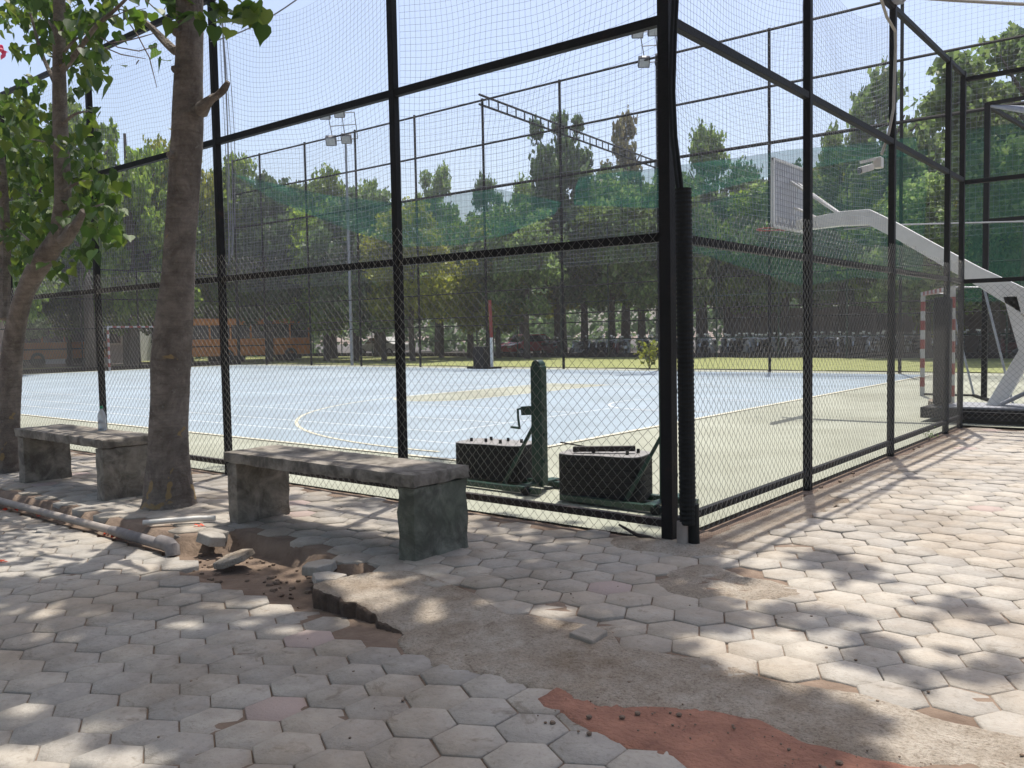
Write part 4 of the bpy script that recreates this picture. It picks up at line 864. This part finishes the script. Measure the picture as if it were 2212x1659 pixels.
# far stand with red and white post
fv = thing('volleyball_post', (-21.65, 23.2, 0), 'far red and white volleyball post with a black weight box, beyond the court', 'sports post')
MB().box(-21.9, 23.1, .52, .62, .5, .9).build('weight_box', M['weight'], fv, bevel=.02); MB().box(-21.8, 23.1, .05, 1.4, .7, .08).build('base_rail', M['black_steel'], fv)
MB().tube([(-21.35, 23.1, 0.08), (-21.35, 23.1, 1.35)], .07, 10).build('lower_post', M['white_paint'], fv, smooth=True); MB().tube([(-21.35, 23.1, 1.35), (-21.40, 23.1, 2.95)], .075, 10).build('upper_post', M['red_paint'], fv, smooth=True)

# ------------------------------------------------------------------ basketball stand
hp = thing('basketball_stand', (0.4, 9.7, 0), 'white portable basketball stand with long bent arm and clear backboard at right', 'basketball hoop')
HY = 9.7
MB().box(0.75, HY-.05, .15, 2.75, 1.05, .17).build('base_box', M['rubber'], hp, bevel=.01)
MB().box(0.85, HY-.05, .245, 2.3, 1.0, .02).build('base_plate', M['grey_steel'], hp)
MB().box(-.44, HY, 1.10, .20, .40, 1.70).build('front_pad', M['weight'], hp, bevel=.03)
def arm(b, pts, w):                     # pts: (x, zlow, zhigh)
    n = len(pts); vs = [(p[0], HY+s*w/2, p[k]) for p in pts for s in (-1, 1) for k in (1, 2)]
    fs = [(0, 1, 3, 2), (4*n-4, 4*n-2, 4*n-1, 4*n-3)]
    for i in range(n-1):
        a = 4*i; c = a+4; fs += [(a, a+1, c+1, c), (a+2, c+2, c+3, a+3), (a+1, a+3, c+3, c+1), (a, c, c+2, a+2)]
    b.add(vs, fs)
b = MB(); arm(b, [(-2.80, 3.20, 3.38), (-2.42, 3.21, 3.42), (-2.05, 3.22, 3.46), (-1.57, 3.19, 3.45), (-1.15, 2.93, 3.20), (-.55, 2.52, 2.80), (.1, 2.07, 2.38), (.72, 1.62, 2.03), (1.35, 1.15, 1.62)], .16); b.build('arm', M['white_paint'], hp, bevel=.008)
b = MB(); b.add([(.42, HY-.08, 1.92), (.60, HY-.08, 1.92), (.78, HY-.08, 1.15), (.66, HY-.08, 1.0), (.42, HY+.08, 1.92), (.60, HY+.08, 1.92), (.78, HY+.08, 1.15), (.66, HY+.08, 1.0)], [(0, 1, 2, 3), (7, 6, 5, 4), (0, 4, 5, 1), (1, 5, 6, 2), (2, 6, 7, 3), (3, 7, 4, 0)])
b.build('brace_upper', M['white_paint'], hp)
b = MB(); b.add([(.20, HY-.09, .255), (.44, HY-.09, .255), (.86, HY-.09, 1.10), (.66, HY-.09, 1.15), (.20, HY+.09, .255), (.44, HY+.09, .255), (.86, HY+.09, 1.10), (.66, HY+.09, 1.15)], [(0, 1, 2, 3), (7, 6, 5, 4), (0, 4, 5, 1), (1, 5, 6, 2), (2, 6, 7, 3), (3, 7, 4, 0)])
b.build('foot', M['white_paint'], hp, bevel=.006)
for s in (-.28, .28): MB().tube([(-2.86, HY+s*.6, 4.05), (-2.08, HY+s*.2, 3.44)], .024, 8).build('stay', M['white_paint'], hp, smooth=True)
MB().tube([(-2.86, HY, 3.62), (-2.42, HY, 3.38)], .022, 8).build('stay', M['white_paint'], hp, smooth=True)
MB().tube([(-2.0, HY, 3.16), (-1.45, HY, 3.18), (1.4, HY+.3, 3.02), (2.4, HY+.3, 2.98)], .014, 6).build('gas_rod', M['grey_steel'], hp)
for k in range(3): MB().tube([(.45, HY-.3+.2*k, .30), (.9, HY-.3+.2*k, .55), (1.6, HY-.25+.2*k, 1.0)], .03, 8).build('lift_spring', M['grey_steel'], hp, smooth=True)
board = MB().box(-2.90, HY, 3.79, .035, 1.72, 1.16).build('backboard', M['board'], hp, bevel=.006)
fb = MB()
for (y0, y1, z0, z1) in ((-.86, .86, 3.21, 3.25), (-.86, .86, 4.33, 4.37), (-.86, -.82, 3.25, 4.33), (.82, .86, 3.25, 4.33)): fb.box(-2.90, HY+(y0+y1)/2, (z0+z1)/2, .06, y1-y0, z1-z0)
fb.build('backboard_frame', M['white_paint'], board)
gb = MB()
for i in range(-8, 9): gb.beam((-2.870, HY+i*.1, 3.26), (-2.870, HY+i*.1, 4.32), .006, .006)
for i in range(11): gb.beam((-2.871, HY-.8, 3.3+i*.1), (-2.871, HY+.8, 3.3+i*.1), .006, .006)
gb.build('backboard_grid', M['grey_steel'], board)
MB().ring((-3.30, HY, 3.28), .23, .012, 'z', 26, 6).box(-3.0, HY, 3.28, .18, .12, .1).build('rim', M['red_paint'], hp, smooth=True)
st = chunk('weight_stone', 'grey rounded stone on the court beside the foot of the basketball stand', -.62, 10.2, .13, .17, .26, (.1, .1), M['mortar'], 9, cat='stone')
# handball goals
def goal(label, a, b, h, depth):
    t = thing('handball_goal', ((a[0]+b[0])/2, (a[1]+b[1])/2, 0), label, 'goal', 'red and white handball goals')
    for p in (a, b):
        k = int(h/.2); q = MB().box(p[0], p[1], h/2, .076, .076, h).build('goal_post', M['goal_white'], t)
        for i in range(1, k, 2): MB().box(p[0], p[1], (i+.5)*h/k, .08, .08, h/k).build('red_band', M['red_paint'], q)
        MB().tube([(p[0], p[1], .04), (p[0]+depth, p[1], .04)], .025, 6).build('ground_bar', M['black_steel'], t)
        MB().tube([(p[0], p[1], h-.03), (p[0]+depth*.5, p[1], h-.05), (p[0]+depth, p[1], .04)], .022, 6).build('back_stay', M['grey_steel'], t)
    d = Vector((b[0]-a[0], b[1]-a[1], 0)); k = 14; s0 = Vector((*a, h-.04))
    q = MB().beam(s0, s0+d, .076, .076).build('crossbar', M['goal_white'], t)
    for i in range(1, k, 2): MB().beam(s0+d*(i/k), s0+d*((i+1)/k), .08, .08).build('red_band', M['red_paint'], q)
    MB().beam((a[0]+depth, a[1], .04), (b[0]+depth, b[1], .04), .05, .05).build('ground_bar', M['black_steel'], t)
goal('red and white striped goal at the right end, half hidden behind the cage posts', (-1.95, 14.6), (-.80, 12.0), 2.22, 1.0)
goal('distant striped goal at the left end of the blue court, left of the big trunk', (-40.0, 15.55), (-40.3, 18.7), 2.25, -0.9)

# ------------------------------------------------------------------ camera on the post, cables, wires
cc = thing('security_camera', (-.03, 5.0, 3.25), 'white security camera on the second right-hand cage post', 'security camera')
MB().box(-.06, 5.0, 3.36, .09, .10, .12).build('bracket', M['tape'], cc, bevel=.008)
a, e = Vector((-.11, 4.92, 3.31)), Vector((-.20, 4.79, 3.265)); MB().beam(a, e, .08, .075).build('housing', M['tape'], cc, bevel=.01)
MB().tube([e, e+(e-a).normalized()*.012], .035, 12).build('lens', M['glass'], cc)
MB().beam(Vector((-.08, 4.96, 3.40)), Vector((-.20, 4.81, 3.36)), .03, .03).build('swivel', M['tape'], cc)
cbl = MB().tube([(.02, 3.3, 5.9), (.03, 4.2, 5.45), (.05, 4.9, 4.93), (.05, 5.22, 4.86), (.04, 5.28, 4.7), (.035, 5.26, 4.4), (.03, 5.25, 4.0), (-.02, 5.24, 3.72), (-.07, 5.15, 3.48)], .017, 8)
tag(cbl.build('camera_cable', M['rope'], origin=(0, 5.2, 4.4), smooth=True), 'pale cable running down the second right-hand post to the security camera', 'cable')
for i, (zz, e) in enumerate(((5.28, (9.0, 9.4, 5.55)), (5.24, (7.5, 8.0, 4.35)))):
    s = Vector((.05, 5.2, zz)); e = Vector(e); w_ = MB().tube([s.lerp(e, t)-Vector((0, 0, .22*4*t*(1-t))) for t in np.linspace(0, 1, 14)], .011 if i == 0 else .018, 6)
    tag(w_.build('overhead_wire', M['rope'] if i else M['twine'], origin=s), ['thin upper wire strung from the cage top to the right', 'thicker drooping wire strung from the cage top to the right'][i], 'wire', 'wires strung from the cage top')
kn = MB(); kn.box(.06, 5.25, 5.22, .10, .18, .08)
kn.ring((.08, 5.2, 5.25), .05, .018, 'x', 14, 6); kn.ring((.10, 5.3, 5.24), .045, .016, 'y', 14, 6); tag(kn.build('cable_clamp', M['twine'], origin=(.06, 5.25, 5.22)), 'knot of clamps and wire on the cage top at the second right-hand post', 'clamp')
hg = MB().tube([(-.05, 1.15, 5.2), (-.05, 1.16, 4.9), (-.05, 1.18, 4.55)], .007, 5); tag(hg.build('loose_cord', M['twine'], origin=(0, 1.2, 4.6)), 'short loose cord dangling inside the right-hand ball net', 'cord')

# ------------------------------------------------------------------ floodlights and the ladder beam
def floodlight(label, x, y, h, s):
    t = thing('floodlight_mast', (x, y, 0), label, 'floodlight', 'four-lamp floodlight masts')
    MB().tube([(x, y, 0), (x, y, h*.5), (x, y, h)], [.085, .07, .055], 10).build('mast', M['grey_steel'], t, smooth=True)
    b = MB(); r = Vector((RIGHT[0], RIGHT[1], 0)).normalized(); o = Vector((x, y, h))
    def q(u, w, f=0): return o+r*u+Vector((0, 0, w))-Vector((FWD[0], FWD[1], 0))*f
    for (a, c) in (((-.55, -.1), (-.75, 1.1)), ((.0, -.1), (-.15, 1.2)), ((.55, 0), (.42, 1.15)), ((-.66, .55), (.48, .62)), ((-.55, -.1), (.55, 0)), ((-.75, 1.1), (.42, 1.15))): b.tube([q(a[0]*s, a[1]*s), q(c[0]*s, c[1]*s)], .022*s, 6)
    b.build('lamp_frame', M['grey_steel'], t)
    for (u, w) in ((-.62, -.10), (.06, -.02), (-.86, 1.05), (-.22, 1.12)):
        m = MB(); c = q(u*s, w*s, .12); ax = Matrix((r, Vector((FWD[0], FWD[1], 0)).normalized(), Vector((0, 0, 1)))).transposed(); R_ = ax @ Matrix.Rotation(math.radians(38), 3, 'X')
        m.box(c.x, c.y, c.z, .46*s, .22*s, .42*s, R_); l_ = m.build('lamp', M['lamp_body'], t, bevel=.02)
        m = MB(); c2 = c+R_ @ Vector((0, -.112*s, 0)); m.box(c2.x, c2.y, c2.z, .38*s, .02, .32*s, R_); m.build('lens', M['lamp_glass'], l_)
floodlight('farther floodlight mast with four square lamps, left of the third cage post', -31.9, 24.3, 11.6, 1.15)
floodlight('nearer floodlight mast with four square lamps, just left of the big corner post', -13.75, 24.3, 11.75, .95)
A_, B_ = Vector((-22.5, 23.85, 12.05)), Vector((-26.0, 45.4, 12.45))
A_ = Vector(at(1035, 204, 23.9)); b_dir = ray(1416, 348); B_ = Vector(CAM+b_dir*((A_-Vector(CAM)).dot(Vector(FWD))*1.45))
lad = thing('lattice_beam', A_, 'dark ladder-like lattice beam running back from the top of the far fence', 'beam')
up_ = Vector((0, 0, .42))
b = MB(); b.tube([A_, B_], .05, 6); b.tube([A_-up_, B_-up_], .05, 6); b.build('chords', M['black_steel'], lad)
b = MB()
for i in range(1, 26): p = A_.lerp(B_, i/26); b.tube([p, p-up_], .035, 5)
b.build('rungs', M['black_steel'], lad)
MB().tube([(B_.x, B_.y, -.2), B_], .09, 8).build('support', M['grey_steel'], lad)

# practice cage frame behind at the right
pc = thing('practice_cage', (.4, 14.5, 0), 'dark frame of a practice cage with a rolled net on top, behind the basketball stand', 'cage')
for (x, y, h) in ((-.65, 14, 5.85), (2.6, 14, 5.85), (-.1, 17.5, 5.6), (2.9, 17.5, 5.6)): MB().box(x, y, h/2, .10, .10, h).build('post', M['black_steel'], pc, bevel=.004)
for (a, b_) in (((-.65, 14, 5.83), (2.6, 14, 5.83)), ((-.65, 14, 3.55), (2.6, 14, 3.55)), ((-.65, 14, 5.80), (-.1, 17.5, 5.58)), ((-.1, 17.5, 5.55), (2.9, 17.5, 5.55)), ((-.1, 17.5, 2.2), (2.9, 17.5, 2.2))): MB().beam(a, b_, .07, .07).build('rail', M['black_steel'], pc)
MB().tube([(-.6, 14, 5.78), (.4, 14.1, 5.5), (1.6, 14.3, 5.0), (2.8, 14.2, 5.4)], [.03, .10, .15, .08], 9).build('rolled_net', M['twine'], pc, smooth=True)

# ------------------------------------------------------------------ vehicles
def motorcycle(kind, paint):
    t = thing('motorcycle', (0, 0, 0), None, 'motorcycle')
    for yy in (-.64, .62):
        w = MB().ring((0, yy, .29), .235, .055, 'x', 18, 6).build('wheel', M['rubber'], t, smooth=True)
        MB().tube([(-.03, yy, .29), (.03, yy, .29)], .17, 12).build('rim', M['grey_steel'], w)
    b = MB()
    if kind == 0:
        b.box(0, -.08, .42, .26, .46, .30); b.tube([(0, -.36, .66), (0, -.15, .78), (0, .12, .74)], [.08, .14, .10], 10); b.tube([(0, -.62, .58), (0, -.70, .48), (0, -.66, .62)], [.06, .06, .05], 8)
        b.tube([(0, .15, .62), (0, .60, .70), (0, .86, .74)], [.09, .08, .05], 8); b.tube([(.14, -.1, .28), (.15, .4, .30), (.15, .85, .42)], .045, 8)
    else:
        b.box(0, -.36, .52, .36, .10, .62); b.box(0, -.08, .27, .30, .55, .08); b.tube([(0, .10, .48), (0, .45, .55), (0, .88, .60)], [.16, .20, .10], 12); b.tube([(0, -.62, .52), (0, -.72, .50)], .09, 8)
    b.build('body', paint, t, smooth=True, bevel=.01)
    MB().tube([(0, .08, .80), (0, .40, .80), (0, .74, .84)], [.09, .13, .09], 10).build('seat', M['seat_vinyl'], t, smooth=True)
    h = MB(); h.tube([(-.36, -.32, .98), (-.15, -.42, 1.02), (.15, -.42, 1.02), (.36, -.32, .98)], .018, 6); h.tube([(0, -.42, 1.0), (0, -.64, .30)], .035, 6)
    for s in (-1, 1): h.tube([(s*.25, -.38, 1.0), (s*.33, -.36, 1.2)], .010, 5); h.box(s*.34, -.36, 1.24, .13, .02, .08)
    h.build('handlebar', M['chrome'], t, smooth=True)
    MB().tube([(0, -.48, .90), (0, -.57, .88)], [.10, .085], 12).build('headlight', M['lamp_glass'], t, smooth=True)
    return t
paints = [M['weight'], mat('dark_blue_paint', (.03, .05, .10), None, 3, .3), M['car_silver'], mat('black_gloss', (.02, .02, .022), None, 3, .2), mat('dull_white', (.55, .55, .54), None, 3, .35), mat('maroon', (.14, .02, .025), None, 3, .3)]
kinds = [('dark geared motorcycle', 0, 0), ('dark blue geared motorcycle', 0, 1), ('silver geared motorcycle', 0, 2), ('black scooter', 1, 3), ('white scooter', 1, 4), ('maroon scooter', 1, 5)]
protos = [motorcycle(k, paints[p]) for n_, k, p in kinds]; used = set()
slots = [(x, 39.0, 0) for x in np.arange(-33.5, -4.0, .78)]+[(x, 41.6, 1) for x in np.arange(-27, -3.0, 1.05)]
slots = [s for s in slots if not (-33.2 < s[0] < -30.4)]
for i, (x, y, row) in enumerate(slots):
    k = rng.choice(6, p=[.22, .12, .26, .16, .18, .06]); o = protos[k] if k not in used else copy_tree(protos[k]); used.add(k)
    o.location = (x+rng.normal(0, .12), y+rng.normal(0, .3), 0.0); o.rotation_euler = (0, 0.10, rng.normal(0.25, .28)+(PI if rng.random() < .25 else 0))
    tag(o, kinds[k][0]+(' in the front parked row beyond the lawn' if row == 0 else ' in the second parked row under the trees'), 'motorcycle', 'motorcycles parked beyond the lawn')
for k in range(6):
    if k not in used: protos[k].location = (-3+k*.8, 40, 0)
def car(label, loc, rz, paint):
    t = thing('parked_car', (0, 0, 0), label, 'car')
    prof = [(-2.0, .35), (-1.98, .75), (-1.15, .92), (-.55, 1.42), (.75, 1.44), (1.45, .98), (1.95, .90), (2.0, .35)]
    MB().prism(prof, -.82, .82, 'xz').build('body', paint, t, bevel=.07, smooth=True)
    MB().prism([(-1.02, .95), (-.52, 1.36), (.72, 1.38), (1.30, .98)], -.825, .825, 'xz').build('windows', M['glass'], t)
    MB().add([(-1.12, -.7, .945), (-1.12, .7, .945), (-.59, .62, 1.40), (-.59, -.62, 1.40)], [(0, 1, 2, 3)]).build('windscreen', M['glass'], t)
    for x in (-1.25, 1.25):
        for y in (-.76, .76):
            w = MB().ring((x, y, .31), .22, .09, 'y', 18, 6).build('wheel', M['rubber'], t, smooth=True); MB().tube([(x, y-.08, .31), (x, y+.08, .31)], .17, 12).build('rim', M['grey_steel'], w)
    for y in (-.6, .6): MB().box(-2.0, y, .68, .08, .34, .14).build('headlight', M['lamp_glass'], t, bevel=.02)
    t.location = loc; t.rotation_euler.z = rz; return t
car('red car parked among the motorcycles behind the far volleyball post', (-32.0, 39.3, 0), PI/2-.25, M['car_red'])
car('silver car parked in the shade behind the farther floodlight mast', (-46.8, 40.0, 0), .2, M['car_silver'])
def bus(label, x0, x1, d, wheelx, y0=770):
    a, b_ = far(x0, d), far(x1, d+2); c = (a+b_)/2; dx = b_-a; ln = math.hypot(*dx); t = thing('school_bus', (0, 0, 0), label, 'bus', 'orange buses behind the left trees')
    h = 2.75
    MB().box(0, 0, .45+(1.05)/2, ln, 2.4, 1.05).build('lower_body', M['bus_orange'], t, bevel=.06)
    MB().box(0, 0, 2.55, ln, 2.4, .42).build('roof', M['bus_orange'], t, bevel=.08)
    pb = MB(); n = int(ln/1.1)
    for i in range(n+1):
        for s in (-1, 1): pb.box(-ln/2+.05+i*(ln-.1)/n, s*1.17, 1.93, .10, .06, .86)
    pb.build('window_pillars', M['bus_orange'], t)
    MB().box(0, 0, 1.93, ln-.06, 2.28, .84).build('windows', M['glass'], t)
    MB().box(0, 0, 1.06, ln+.01, 2.41, .07).build('stripe', M['weight'], t)
    for x in wheelx:
        for s in (-1, 1): MB().ring((x*ln, s*1.1, .46), .33, .14, 'y', 18, 8).tube([(x*ln, s*1.0, .46), (x*ln, s*1.2, .46)], .26, 14).build('wheel', M['rubber'], t, smooth=True)
    MB().box(-ln/2-.01, 0, .7, .06, 1.9, .16).build('bumper', M['grey_steel'], t)
    t.location = (c[0], c[1], 0); t.rotation_euler.z = math.atan2(dx[1], dx[0]); return t
bus('orange bus with its wheel arch visible, just right of the second cage post', 395, 655, 57.0, (-.2, .33))
bus('orange bus seen between trunks at the far left edge', 20, 215, 62, (-.3, .3))

# ------------------------------------------------------------------ walls and buildings behind
wl_ = MB().box(-4, 45.6, 1.35, 34, .3, 2.7); tag(wl_.build('boundary_wall', M['wall'], origin=(-4, 45.6, 0)), 'long brown rendered boundary wall behind the parked motorcycles', 'wall')
bl = thing('campus_building', (far(-60, 66)[0], far(-60, 66)[1], 0), 'pale building with dark windows glimpsed through leaves at the left edge', 'building')
c = far(40, 70); rz = math.atan2(RIGHT[1], RIGHT[0]); Rz = Matrix.Rotation(rz, 3, 'Z'); bl.location = (c[0], c[1], 0); OFF[bl] = Vector((c[0], c[1], 0))
def lbox(name, x, y, z, sx, sy, sz, m, par, bev=0): q = Rz @ Vector((x, y, 0)); return MB().box(c[0]+q.x, c[1]+q.y, z, sx, sy, sz, Rz).build(name, m, par, bevel=bev)
lbox('walls', 0, 3, 3.6, 16, 6, 7.2, M['palewall'], bl); lbox('roof', 0, 3, 7.33, 16.5, 6.5, .25, M['pinkwall'], bl)
for i in range(6):
    for j in range(2): w = lbox('window', -6.5+i*2.6, -.02, 2.0+j*3.2, 1.4, .08, 1.5, M['white_paint'], bl); lbox('pane', -6.5+i*2.6, -.05, 2.0+j*3.2, 1.2, .06, 1.3, M['glass'], w)
g = gnd(-12, 812); pl = MB().box(g[0]-3, g[1]+.5, 2.0, 2.2, 2.2, 4.4); pl.box(g[0]-3, g[1]+.5, 4.3, 2.5, 2.5, .25)
tag(pl.build('pump_room', M['pinkwall'], origin=(g[0]-3, g[1]+.5, 0)), 'pinkish rendered block at the extreme left behind the left trunk', 'building')

# ------------------------------------------------------------------ trees behind
def crown_mesh(name, seed, nb, total, leaf, shape):
    # a crown is a heap of leafy boughs: each bough an uneven shell of small leaves, with gaps between the boughs
    rg = np.random.default_rng(seed); B = []
    while len(B) < nb:
        q = rg.uniform(-1, 1, 3); r = rg.uniform(.14, .38)
        t = (q[2]+1)/2
        w = {'round': math.sqrt(max(0, 1-(q[2]*.95)**2)), 'tall': (.42+.58*math.sin(min(1, (1-t)*1.25+.06)*PI*.72))*(0.75 if .3 < t < .42 else 1), 'layered': 1-.35*t, 'full': 1.0 if q[2] < .3 else 1-.45*(q[2]-.3)/.7}[shape]
        if shape == 'tall': r *= .88
        if shape == 'layered' and abs((t*3.2) % 1-.5) > .30: continue
        if math.hypot(q[0], q[1]) > max(.05, w-.6*r) or abs(q[2]) > 1-.5*r: continue
        if any(np.linalg.norm(q-b[0]) < .42*min(r, b[1])*1.6 for b in B) and rg.random() < .8: continue
        B.append((q, r))
    W_ = np.array([b[1]**2 for b in B]); P = []
    for (q, r), w in zip(B, W_/W_.sum()):
        k = int(total*w); d = rg.normal(0, 1, (k, 3)); d /= np.linalg.norm(d, axis=1)[:, None]
        f = 1+.28*np.sin(d[:, 0]*7+q[0]*9)*np.sin(d[:, 1]*6+q[1]*7)+.18*np.sin(d[:, 2]*9+q[2]*5); d *= ((rg.uniform(.12, 1, k)**.45)*f)[:, None]
        P.append(q+d*r*np.array([1, 1, .72]))
    P = np.concatenate(P); P = P[rg.random(len(P)) < .93]
    return leaf_mesh(name, P, rg.uniform(.5, 1.6, len(P))*leaf, rg, QV, QF)
CR = {'round': [crown_mesh('crown_round', 1, 26, 10500, .062, 'round'), crown_mesh('crown_round_b', 2, 22, 10500, .062, 'round')],
      'tall': [crown_mesh('crown_tall', 3, 26, 8500, .066, 'tall'), crown_mesh('crown_tall_b', 4, 24, 8500, .066, 'tall')],
      'layered': [crown_mesh('crown_layered', 5, 22, 11000, .056, 'layered')],
      'full': [crown_mesh('crown_full', 6, 44, 15000, .060, 'full'), crown_mesh('crown_full_b', 7, 40, 15000, .060, 'full'), crown_mesh('crown_full_c', 8, 36, 14000, .062, 'full')]}
def trunk_me(seed):
    rg = random.Random(seed); b = MB(); b.tube([(0, 0, -.05), (.01, 0, .25), (-.01, .01, .6), (.01, 0, 1.0)], [.030, .024, .018, .007], 8)
    for i in range(7):
        a = rg.uniform(0, 2*PI); z = rg.uniform(.35, .8); l = rg.uniform(.10, .2); b.tube([(0, 0, z), (l*.5*math.cos(a), l*.5*math.sin(a), z+.06), (l*math.cos(a), l*math.sin(a), z+.14)], [.010, .007, .003], 5)
    me = bpy.data.meshes.new('trunk'); me.from_pydata(b.v, [], b.f); me.materials.append(M['bark_far']); return me
TRK = [trunk_me(1), trunk_me(2), trunk_me(3)]
cm_cache = {}
def tree(name, label, xy, h, width, shape, m, base=0.25, group=None, i=0, cat='tree'):
    t = thing(name, (xy[0], xy[1], 0), label, cat, group); t.rotation_euler.z = (i*1.7) % (2*PI)
    me0 = CR[shape][i % len(CR[shape])]; key = (me0.name, m)
    if key not in cm_cache:
        me = me0.copy(); me.materials.clear(); me.materials.append(M[m]); cm_cache[key] = me
    tk = bpy.data.objects.new('trunk', TRK[i % 3]); COL.objects.link(tk); tk.parent = t; tk.scale = (h*.75, h*.75, h*.92)
    cr = bpy.data.objects.new('crown', cm_cache[key]); COL.objects.link(cr); cr.parent = t
    z0 = h*base; cr.location.z = (h+z0)/2; cr.scale = (width/2, width/2, (h-z0)/2*1.03)
    return t
def tpix(x, d, ytop, wpx): return far(x, d), height_of(x, d, ytop), wpx/FPX*d*0.93
big = [('dense leafy tree at the far left edge behind the forked trunk', 20, 47, 215, 230, 'full', 'leaf_dense', .22),
 ('dense tree whose leafy top rises behind the third cage post', 190, 52, 222, 170, 'round', 'leaf_dense', .2),
 ('bushy green tree directly left of the big trunk', 290, 55, 245, 190, 'full', 'leaf_dense', .2),
 ('bright yellow-green treetop just behind the big trunk', 405, 57, 285, 170, 'full', 'leaf_yellow', .3),
 ('round green tree right of the second cage post', 510, 59, 322, 170, 'full', 'leaf_dense', .2),
 ('dense green tree left of the farther floodlight mast', 620, 61, 350, 160, 'full', 'leaf_mid', .2),
 ('dense green tree behind the farther floodlight mast', 720, 62, 372, 170, 'full', 'leaf_dense', .2),
 ('low green tree directly behind the first front cage post', 815, 63, 380, 130, 'full', 'leaf_dense', .2),
 ('pale round tree standing alone right of the first front cage post', 945, 66, 346, 120, 'round', 'leaf_mid', .35),
 ('small round treetop at the joint of the far fence pole', 1058, 66, 388, 90, 'round', 'leaf_dark', .3),
 ('tall feathery dark tree rising behind the ladder beam', 1215, 56, 228, 190, 'tall', 'leaf_dark', .18),
 ('tall brownish thin-leaved tree left of the big corner post', 1350, 62, 252, 150, 'tall', 'leaf_brown', .2),
 ('yellow-green broad tree low behind the middle of the court', 1060, 52, 475, 210, 'full', 'leaf_yellow', .22),
 ('pale green tree just right of the big corner post', 1522, 55, 286, 150, 'round', 'leaf_mid', .25),
 ('dark spreading tree behind the backboard', 1680, 55, 328, 190, 'full', 'leaf_dark', .25),
 ('dark green tree in the gap left of the backboard', 1600, 58, 350, 150, 'full', 'leaf_dark', .2),
 ('light green tree between the backboard and the second right-hand post', 1765, 57, 335, 140, 'round', 'leaf_mid', .2),
 ('pale leafy tree low between the ladder beam and the lone round tree', 1130, 64, 398, 130, 'round', 'leaf_mid', .2),
 ('tall clumped green tree between the second and third right-hand posts', 1905, 50, 135, 240, 'round', 'leaf_mid', .2),
 ('shorter green tree left of the tall clumped one', 1815, 52, 285, 130, 'round', 'leaf_mid', .2),
 ('huge feathery tree filling the right edge above the shade cloth', 2222, 40, 18, 430, 'round', 'leaf_mid', .35),
 ('dark drooping tree under the huge feathery one at the right edge', 2150, 44, 200, 210, 'tall', 'leaf_dark', .2),
 ('yellow-green young tree in the gap beside the cage corner', 2035, 46, 420, 120, 'full', 'leaf_yellow', .1)]
for i, (lab, x, d, yt, w, sh, m, bs) in enumerate(big):
    xy, h, wd = tpix(x, d, yt, w); tree('tree', lab, xy, h, wd, sh, m, bs, 'trees behind the court', i)
fill = []
for i, x in enumerate(range(-226, 2560, 62)):
    d = 50+(i*7 % 9)+(6 if x < 700 else 0)-(6 if x > 1900 else 0)
    yt = (365 if x < 820 else 415 if x < 1230 else 335)+(i*37 % 80); fill.append((x, d, yt, 190+(i*29 % 70), ['leaf_dense', 'leaf_mid', 'leaf_dark', 'leaf_mid', 'leaf_yellow'][i*3 % 5] if x > 850 else ['leaf_dense', 'leaf_dark', 'leaf_mid'][i % 3]))
nm = {'leaf_dense': 'fresh green', 'leaf_mid': 'mid green', 'leaf_dark': 'dark green', 'leaf_yellow': 'yellow-green'}
for i, (x, d, yt, w, m) in enumerate(fill):
    xy, h, wd = tpix(x, d, yt, w)
    tree('tree', nm[m]+' bushy tree in the packed row shading the car park', xy, h, wd, 'full', m, .20 if x < 860 else .28, 'packed row of trees over the car park', i+3)
# the wood behind: one mass
P = []; rg = np.random.default_rng(21)
for i in range(900):
    x = rg.uniform(-420, 2650); d = rg.uniform(70, 84); xy = far(x, d); hmax = 7.5+1.5*math.sin(x*.01)+1.0*math.sin(x*.037); z = rg.uniform(0.2, hmax)
    P.append(rg.normal(0, 1, (38, 3))*np.array([1.0, 1.0, .6])+np.array([xy[0], xy[1], z]))
wm = leaf_mesh('woods', np.concatenate(P), rg.uniform(.35, .6, 900*38), rg, QV, QF)
tag(link('woods', wm, M['leaf_dark']), 'far wood closing the view behind the rows of trees', 'wood', kind='stuff')
# little plants
def plant(label, x, y, h, w, m, z=0.0, n=60):
    t = thing('small_plant', (x, y, z), label, 'plant'); b = MB()
    for k in range(6): a = k*1.05; b.tube([(x, y, z), (x+w*.25*math.cos(a), y+w*.25*math.sin(a), z+h*.5), (x+w*.45*math.cos(a), y+w*.45*math.sin(a), z+h*.85)], [.012*h, .01*h, .004*h], 5)
    b.build('stem', M['twig'], t); q = rng.normal(0, 1, (n, 3))*np.array([w*.24, w*.24, h*.22])+np.array([0, 0, h*.55]); q[:, 2] = np.abs(q[:, 2])
    link('foliage', leaf_mesh('foliage', q, rng.uniform(.10, .18, n)*h, rng, QV, QF), M[m], t)
plant('leafy yellow-green shrub at the far court edge left of the big corner post', -14.4, 24.5, 1.15, .9, 'leaf_yellow', n=150)
plant('tiny weed at the foot of the right-hand cage run near the third post', .03, 6.95, .16, .22, 'leaf_mid', -.02, 40)

# ------------------------------------------------------------------ thin dusty air
hz = MB().box(-60, 132, 9.2, 300, 314, 20.4); m = bpy.data.materials.new('dusty_air'); N, L = nodes(m); N.remove(N['Principled BSDF'])
pv = N.new('ShaderNodeVolumePrincipled'); pv.inputs['Color'].default_value = (0.985, 0.99, 1.0, 1); pv.inputs['Density'].default_value = 0.0009; pv.inputs['Anisotropy'].default_value = 0.15
L.new(pv.outputs['Volume'], N['Material Output'].inputs['Volume'])
tag(hz.build('haze', m), kind='stuff')
